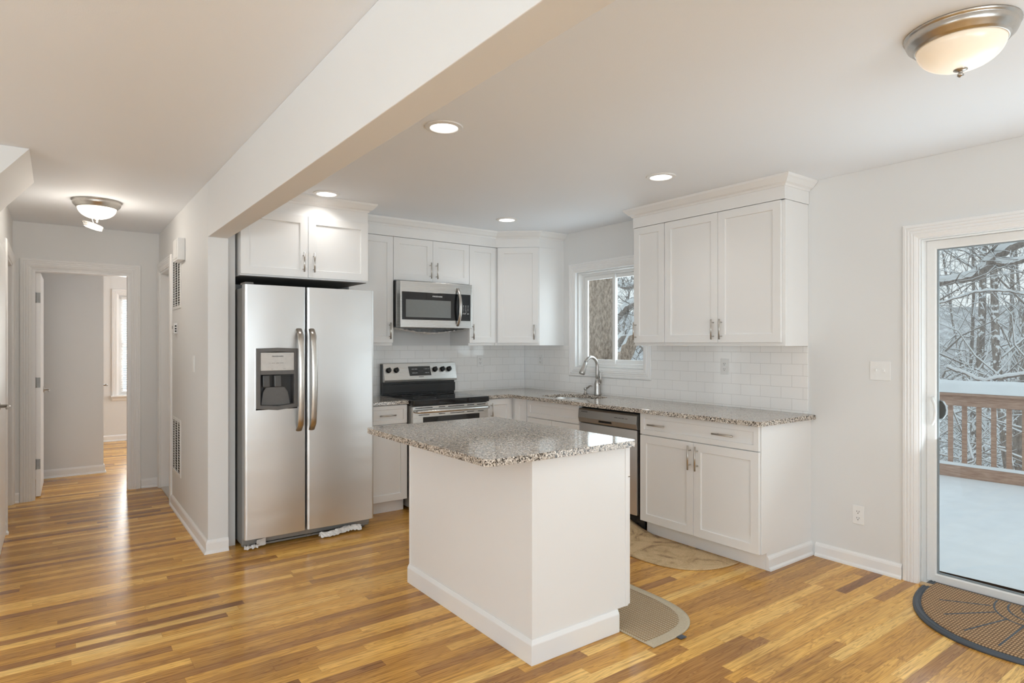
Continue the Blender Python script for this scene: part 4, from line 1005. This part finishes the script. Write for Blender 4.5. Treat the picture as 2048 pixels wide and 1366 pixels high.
# ------------------------------------------------------------------ rugs
def superD(cx, cy, a, b, e, side=-1, n=48):
    # half super-ellipse: flat side on x = cx, bulging towards side; a along y, b along x
    pts = []
    for i in range(n+1):
        th = PI*i/n-PI/2
        c_, s_ = math.cos(th), math.sin(th)
        pts.append((cx+side*b*(abs(c_)**(2/e)), cy+a*math.copysign(abs(s_)**(2/e), s_)))
    return pts
def grid_rug(name, mat, outline, z, th, lift=None, label=None, cat='rug', parent=None):
    # fan between the flat side and the outline so that it can be bent
    n = len(outline); k = 14; m = MB(); vs = []
    p0, p1 = Vector(outline[0]), Vector(outline[-1])
    for i, p in enumerate(outline):
        b0 = p0.lerp(p1, i/(n-1)); b0 = Vector((b0.x, p[1]))
        for j in range(k+1):
            q = b0.lerp(Vector(p), j/k); vs.append((q.x, q.y, z+(lift(q.x, q.y) if lift else 0)))
    nn = len(vs); vs += [(a, b, c+th) for a, b, c in vs]
    fs = []
    for i in range(n-1):
        for j in range(k):
            a = i*(k+1)+j; q = (a, a+1, a+k+2, a+k+1); fs.append(q); fs.append(tuple(x+nn for x in reversed(q)))
    for i in range(n-1):
        a = i*(k+1)+k; b = (i+1)*(k+1)+k; fs.append((a, b, b+nn, a+nn)); a = i*(k+1); b = (i+1)*(k+1); fs.append((a, b, b+nn, a+nn))
    m.add(vs, fs, True)
    o = m.obj(name, mat, parent)
    if label: tag(o, label, cat)
    return o
def lift1(x, y):
    d = max(0, (y-2.92)/.30)*max(0, (x-3.18)/.27); return .075*min(1.2, d)**1.6
o = grid_rug('half_round_rug', M_RUG, superD(3.447, 2.75, .470, .455, 2.7), .001, .006, lift1, 'tan half-moon rug with a faded brown motif and one curled corner by the dishwasher', 'rug')
rr = grid_rug('woven_rug', M_WEAVE_EDGE, superD(2.172, 2.42, .55, .455, 3.6, 1), .001, .009, None, 'beige waffle-woven rug lying on the floor behind the island', 'rug')
grid_rug('waffle_field', M_WEAVE, superD(2.172, 2.42, .50, .405, 3.8, 1), .0103, .0022, None, parent=rr)
box('care_tag', M_RUBBER, rr, 2.335, 2.375, 1.845, 1.872, .004, .0065)
dm = grid_rug('door_mat', M_RUBBER, superD(4.064, .93, .515, .745, 2.25), .001, .010, None, 'half-round coir doormat with a slate rubber rim at the patio door', 'doormat')
cf = grid_rug('coir_field', M_COIR, superD(4.040, .93, .475, .675, 2.25), .0113, .004, None, parent=dm)
m = MB()
for k in range(6):
    # sunburst of rubber channels and small arches on the flat side
    a = math.radians(112+k*22); x0, y0 = 4.00, .93
    m.tube([(x0+.20*math.cos(a)*1.2, y0+.20*math.sin(a), .0150), (x0+.58*math.cos(a), y0+.40*math.sin(a), .0150)], .005, 6, flat=.5)
for k in range(3):
    r_ = .075+.055*k
    m.tube([(4.015-r_*1.4*math.sin(PI*i/16), .93+r_*math.cos(PI*i/16), .0150) for i in range(17)], .005, 6, flat=.5)
m.obj('rubber_channels', M_RUBBER, dm)
rim = superD(4.064, .93, .508, .72, 2.25)
m = MB(); m.tube([(x, y, .0112) for x, y in rim], .003, 6); m.tube([(x+(4.064-x)*.035, .93+(y-.93)*.965, .0112) for x, y in rim], .003, 6); m.obj('rim_ridges', M_RUBBER, dm)
th_ = MB().prism([(4.0, 1.467), (3.965, 1.475), (3.955, 1.50), (3.965, 1.452), (3.972, 1.39), (4.0025, 1.385)][:1]+[(3.962, 1.466), (3.952, 1.455), (3.951, 1.435), (3.957, 1.41), (4.0025, 1.40)], .0005, .014)
tag(th_.obj('threshold_strip', plain('light_oak', (.55, .36, .17), .35), None, .004), 'rounded oak end of the patio door threshold beside the doormat', 'threshold')

# ------------------------------------------------------------------ outside: deck
struct(box('deck', M_DECKWOOD, None, 4.16, 7.75, -3.5, 12, -.16, -.06))
m = MB(); nx, ny = 24, 60; vs_ = []
rnd = random.Random(2)
for i in range(nx+1):
    for j in range(ny+1):
        x = 4.15+3.375*i/nx; y = -3.4+15.3*j/ny; vs_.append((x, y, .0+.012*math.sin(x*3+y*1.3)*math.sin(y*2.1)+.05*max(0, 1-(x-4.15)/.25)))
fs_ = [(i*(ny+1)+j, i*(ny+1)+j+1, (i+1)*(ny+1)+j+1, (i+1)*(ny+1)+j) for i in range(nx) for j in range(ny)]
m.add(vs_, fs_, True); tag(m.obj('deck_snow', M_SNOW), 'smooth blanket of snow covering the deck outside the patio door', 'snow', kind='stuff')
rl = thing('deck_railing', (7.55, 0, 0), 0, 'brown wooden deck railing beyond the patio door, its cap buried in snow', 'railing')
box('bottom_rail', M_DECKWOOD, rl, -.02, .02, -3, 6.9, -.058, .115, .003)
box('top_rail', M_DECKWOOD, rl, -.02, .02, -3, 6.9, .735, .845, .003)
box('cap_board', M_DECKWOOD, rl, -.075, .075, -3, 6.9, .846, .872, .003)
y = -2.9
bal = None
for i in range(76):
    yy = 2.508-.1245*(i-20)
    if yy < -2.9 or yy > 6.8: continue
    b_ = box('baluster', M_DECKWOOD, rl, .021, .056, yy-.019, yy+.019, .03, .84, .002)
def snowcap(name, x0, x1, z, h, yb0=-3, yb1=6.9):
    m = MB(); n = 90; vs = []; pr = [(0, 0), (0, .75), (.12, 1), (.5, 1.08), (.88, 1), (1, .72), (1, 0)]
    for i in range(n+1):
        y = yb0+(yb1-yb0)*i/n; hh = h*(1+.06*math.sin(y*2.3)+.04*math.sin(y*7.1))
        for a, b in pr: vs.append((x0+(x1-x0)*a, y, z+hh*b))
    k = len(pr); fs = [(i*k+j, i*k+j+1, (i+1)*k+j+1, (i+1)*k+j) for i in range(n) for j in range(k-1)]
    m.add(vs, fs, True); return m.obj(name, M_SNOW)
tag(snowcap('rail_snow', 7.47, 7.63, .8725, .125), 'thick ridge of snow lying on the deck railing cap', 'snow', kind='stuff')
tag(snowcap('rail_snow', 7.529, 7.570, .1155, .028), 'thin line of snow lying on the deck bottom rail', 'snow', kind='stuff')

# outside: ground, far hill
def hgt(x, y):
    return -3.2-.11*max(0, x-9)+.25*math.sin(x*.4+y*.3) if x < 60 else -8.8-(x-60)*.02
m = MB(); n1, n2 = 60, 60; vs_ = []
for i in range(n1+1):
    for j in range(n2+1):
        x = 4.3+((i/n1)**1.8)*150; y = -40+j/n2*200; vs_.append((x, y, hgt(x, y)))
fs_ = [(i*(n2+1)+j, i*(n2+1)+j+1, (i+1)*(n2+1)+j+1, (i+1)*(n2+1)+j) for i in range(n1) for j in range(n2)]
m.add(vs_, fs_, True); struct(m.obj('ground', M_SNOW))
m = MB(); vs_ = []; n1 = 80
for j in range(n1+1):
    y = -60+j/n1*420; x = 190+30*math.sin(j*.11); z = H+.050*(math.hypot(x, y))*(.95+.06*math.sin(j*.37)+.03*math.sin(j*1.3))
    vs_ += [(x-60, y-20, -16), (x-30, y-10, (-16+z)*.55+1), (x, y, z), (x+60, y, z-8)]
fs_ = [(j*4+k, j*4+k+1, (j+1)*4+k+1, (j+1)*4+k) for j in range(n1) for k in range(3)]
m.add(vs_, fs_, True); struct(m.obj('hills', M_HILL))

# trees
def tree_mesh(m, base, Ht, r0, rnd, lean=(0, 0), depth=3, twig=1.0, nb=9, first=.25):
    def grow(p, d, L, r, lev):
        n = 7 if lev == 0 else 5; pts = [p]; rs = [r]; q = Vector(p); dd = Vector(d)
        for i in range(n):
            dd = (dd+Vector((rnd.uniform(-1, 1), rnd.uniform(-1, 1), rnd.uniform(-.5, .7)))*(.06 if lev == 0 else .20)).normalized()
            q = q+dd*L/n; pts.append(q.copy()); rs.append(max(.004, r*(1-.78*(i+1)/n)))
        m.tube(pts, rs, 7 if lev == 0 else (5 if lev == 1 else 3), cap=False)
        if lev >= depth: return
        cnt = nb if lev == 0 else (5 if lev == 1 else 4)
        for k in range(cnt):
            t = first+(1-first)*(k+rnd.random())/cnt if lev == 0 else .2+.8*(k+rnd.random())/cnt
            f = min(n-1, int(t*n)); u = t*n-f; pp = pts[f].lerp(pts[f+1], min(1, u)); rr = rs[f]*(1-u)+rs[f+1]*u
            a = rnd.uniform(0, 2*PI); tilt = rnd.uniform(.6, 1.25)
            loc = (pts[f+1]-pts[f]).normalized(); o1 = loc.orthogonal().normalized(); o2 = loc.cross(o1)
            nd = (loc*math.cos(tilt)+(o1*math.cos(a)+o2*math.sin(a))*math.sin(tilt)).normalized()
            grow(pp, nd, L*rnd.uniform(.28, .5)*(1-.4*t if lev == 0 else 1), min(.022, rr*rnd.uniform(.20, .36)), lev+1)
    grow(Vector(base), Vector((lean[0], lean[1], 1)).normalized(), Ht, r0, 0)
spots = [  # (x, y, height, radius, lean) seen through the patio door and the window
    (13.0, 4.28, 11, .085, (.0, .03)), (15.0, 4.62, 13, .10, (.0, .0)), (15.1, 4.55, 12, .08, (-.02, -.24)),
    (16.0, 4.35, 12, .07, (0, -.13)), (14.0, 3.66, 14, .145, (0, -.03)), (17, 4.9, 11, .06, (0, .1)), (19, 5.6, 12, .08, (0, -.1)), (21, 5.5, 13, .09, (0, 0)),
    (12.5, 3.0, 12, .09, (0, .12)), (18, 18.0, 13, .14, (0, .0)), (20, 18.6, 13, .13, (.0, .1)), (16, 14.6, 11, .09, (0, -.15)), (24, 23.5, 14, .12, (0, 0)),
    (24, 6.6, 13, .08, (0, .1)), (26, 8.0, 13, .09, (0, -.1)), (23, 7.6, 12, .06, (0, .05)), (28, 7.0, 13, .1, (0, 0)), (14.5, 15.0, 10, .05, (.1, 0))]
for i, (x, y, ht, r0, ln) in enumerate(spots):
    m = MB(); rnd = random.Random(40+i)
    tree_mesh(m, (x, y, hgt(x, y)-.1), ht, r0, rnd, ln, 3, 1.0, 13, .22)
    o = m.obj('bare_tree', M_BARK); tag(o, 'bare slender snow-dusted tree in the woods outside the house', 'tree', 'bare snowy trees in the woods')
# great old trunk outside the kitchen window
m = MB(); rnd = random.Random(7); px, py = 9.0, 9.30
pts = [(px, py, -3.6), (px, py+.0, -1), (px, py-.02, .8), (px+.03, py-.06, 1.8), (px+.02, py-.10, 3.0), (px, py-.2, 6)]
seg = 40; vs_ = []; NR = 70
for i in range(NR+1):
    t = i/NR*(len(pts)-1); k = min(len(pts)-2, int(t)); c_ = Vector(pts[k]).lerp(Vector(pts[k+1]), t-k); r0 = .34-.012*t
    for j in range(seg):
        a = 2*PI*j/seg; q = r0*(1+.055*math.sin(9*a+c_.z*1.1)+.04*math.sin(17*a-c_.z*2.3)+rnd.uniform(-.02, .02)); vs_.append((c_.x+q*math.cos(a), c_.y+q*math.sin(a), c_.z))
fs_ = [(i*seg+j, i*seg+(j+1) % seg, (i+1)*seg+(j+1) % seg, (i+1)*seg+j) for i in range(NR) for j in range(seg)]
m.add(vs_, fs_, True)
m.tube([(px+.05, py-.25, .55), (px+.15, py-.75, 1.25), (px+.1, py-1.0, 1.6)], [.20, .15, .12], 10)
o = m.obj('old_tree_trunk', M_BARK_BIG); tag(o, 'massive ridged old tree trunk just outside the kitchen window', 'tree')
# gnarled snowy limbs crossing in front of the openings
def limb(pts, r0, r1, seed, label, name='snowy_branch', subs=16, sl=(.5, 1.3)):
    m = MB(); rnd = random.Random(seed); P = [Vector(p) for p in pts]
    # smooth
    fine = []
    for i in range(len(P)-1):
        a = P[max(0, i-1)]; b = P[i]; c_ = P[i+1]; d_ = P[min(len(P)-1, i+2)]
        for k in range(6):
            t = k/6; fine.append(.5*((2*b)+(-a+c_)*t+(2*a-5*b+4*c_-d_)*t*t+(-a+3*b-3*c_+d_)*t**3))
    fine.append(P[-1]); n = len(fine)
    fine = [q+Vector((0, 0, rnd.uniform(-.01, .01))) for q in fine]
    rs = [r0+(r1-r0)*i/(n-1) for i in range(n)]
    m.tube(fine, rs, 9)
    for k in range(subs):
        i = rnd.randrange(1, n-1); q = fine[i]; dd = Vector((rnd.uniform(-.6, .6), rnd.uniform(-1, 1), rnd.uniform(-.7, 1))).normalized()
        L = rnd.uniform(*sl); pp = [q]; 
        for s_ in range(5): dd = (dd+Vector((rnd.uniform(-.3, .3), rnd.uniform(-.4, .4), rnd.uniform(-.4, .4)))).normalized(); pp.append(pp[-1]+dd*L/5)
        m.tube(pp, [rs[i]*.22, rs[i]*.2, rs[i]*.17, rs[i]*.13, rs[i]*.09, .004], 5)
        for s2 in range(3):
            j = rnd.randrange(1, 5); d2 = Vector((rnd.uniform(-.6, .6), rnd.uniform(-1, 1), rnd.uniform(-1, 1))).normalized(); m.tube([pp[j], pp[j]+d2*L*.2, pp[j]+d2*L*.35+Vector((0, 0, -.05))], [.01, .007, .003], 3)
    o = m.obj(name, M_BARK); tag(o, label, 'branch')
    # the snow lying on it
    m = MB(); ns = n; vs = []
    for i, q in enumerate(fine):
        h_ = rs[i]*1.0+.012*math.sin(i*1.7)
        m2 = q+Vector((0, 0, rs[i]*.55+h_*.45)); vs.append(m2)
    m.tube(vs, [r*.93 for r in rs], 8); s_ = m.obj('branch_snow', M_SNOW, o)
    return o
def at(X, u, v):
    S_, C_ = math.sin(YAW), math.cos(YAW); p = (u-1024)/FPX; q = (HOR-v)/FPX; dx, dy = S_+p*C_, C_-p*S_; t = X/dx
    return (X, dy*t, H+q*t)
limb([at(11, 1850, 572), at(11, 1900, 562), at(11, 1950, 553), at(11, 1985, 520), at(11, 2030, 490), at(11, 2090, 465)], .05, .075, 3, 'thick snow-laden limb arching across the top of the patio door view')
limb([at(11, 1990, 522), at(10.9, 2020, 528), at(10.8, 2060, 515)], .05, .03, 4, 'short snowy side branch at the right of the patio door view', subs=8)
limb([at(10.5, 1850, 520), at(10.5, 1880, 495), at(10.5, 1920, 475), at(10.5, 1960, 462)], .035, .02, 5, 'thin snowy branch in the top left of the patio door view', subs=12)
limb([at(9.5, 1895, 735), at(9.5, 1925, 745), at(9.5, 1965, 762), at(9.5, 1995, 757), at(9.5, 2060, 748)], .018, .022, 6, 'low snowy bough just above the deck railing', subs=10, sl=(.3, .8))
limb([at(10, 1870, 610), at(10, 1950, 585), at(10, 2010, 582), at(10, 2070, 592)], .014, .014, 8, 'long thin snowy twig crossing the middle of the patio door view', subs=12, sl=(.3, .8))
limb([at(11, 1230, 640), at(11, 1255, 615), at(11, 1275, 605), at(11, 1300, 600)], .09, .07, 9, 'heavy snow-covered bough right of the old trunk', subs=22)
limb([at(12, 1230, 560), at(12, 1250, 575), at(12, 1285, 565)], .07, .05, 10, 'twisted snow-covered branch high in the kitchen window', subs=26, sl=(.3, .9))
limb([at(11, 1236, 690), at(11, 1250, 672), at(11, 1275, 680), at(11, 1290, 700)], .09, .06, 11, 'broken snowy bough low in the kitchen window', subs=18)
# thicket
m = MB(); rnd = random.Random(99)
for k in range(4300):
    if k < 3000: x = rnd.uniform(11, 34); y = x*rnd.uniform(.22, .40)
    else: x = rnd.uniform(12, 32); y = x*rnd.uniform(.80, 1.02)
    z = hgt(x, y)+abs(rnd.gauss(0, 1))*2.2; d = Vector((rnd.uniform(-1, 1), rnd.uniform(-1, 1), rnd.uniform(-.2, 1.2))).normalized(); L = rnd.uniform(.5, 1.8); p = Vector((x, y, z)); pp = [p]
    for s_ in range(3): d = (d+Vector((rnd.uniform(-.5, .5), rnd.uniform(-.5, .5), rnd.uniform(-.4, .4)))).normalized(); pp.append(pp[-1]+d*L/3)
    m.tube(pp, [.022, .017, .012, .006], 3, cap=False)
tag(m.obj('thicket', M_TWIG), 'tangle of snow-covered brush filling the woods beyond the deck', 'brush', kind='stuff')
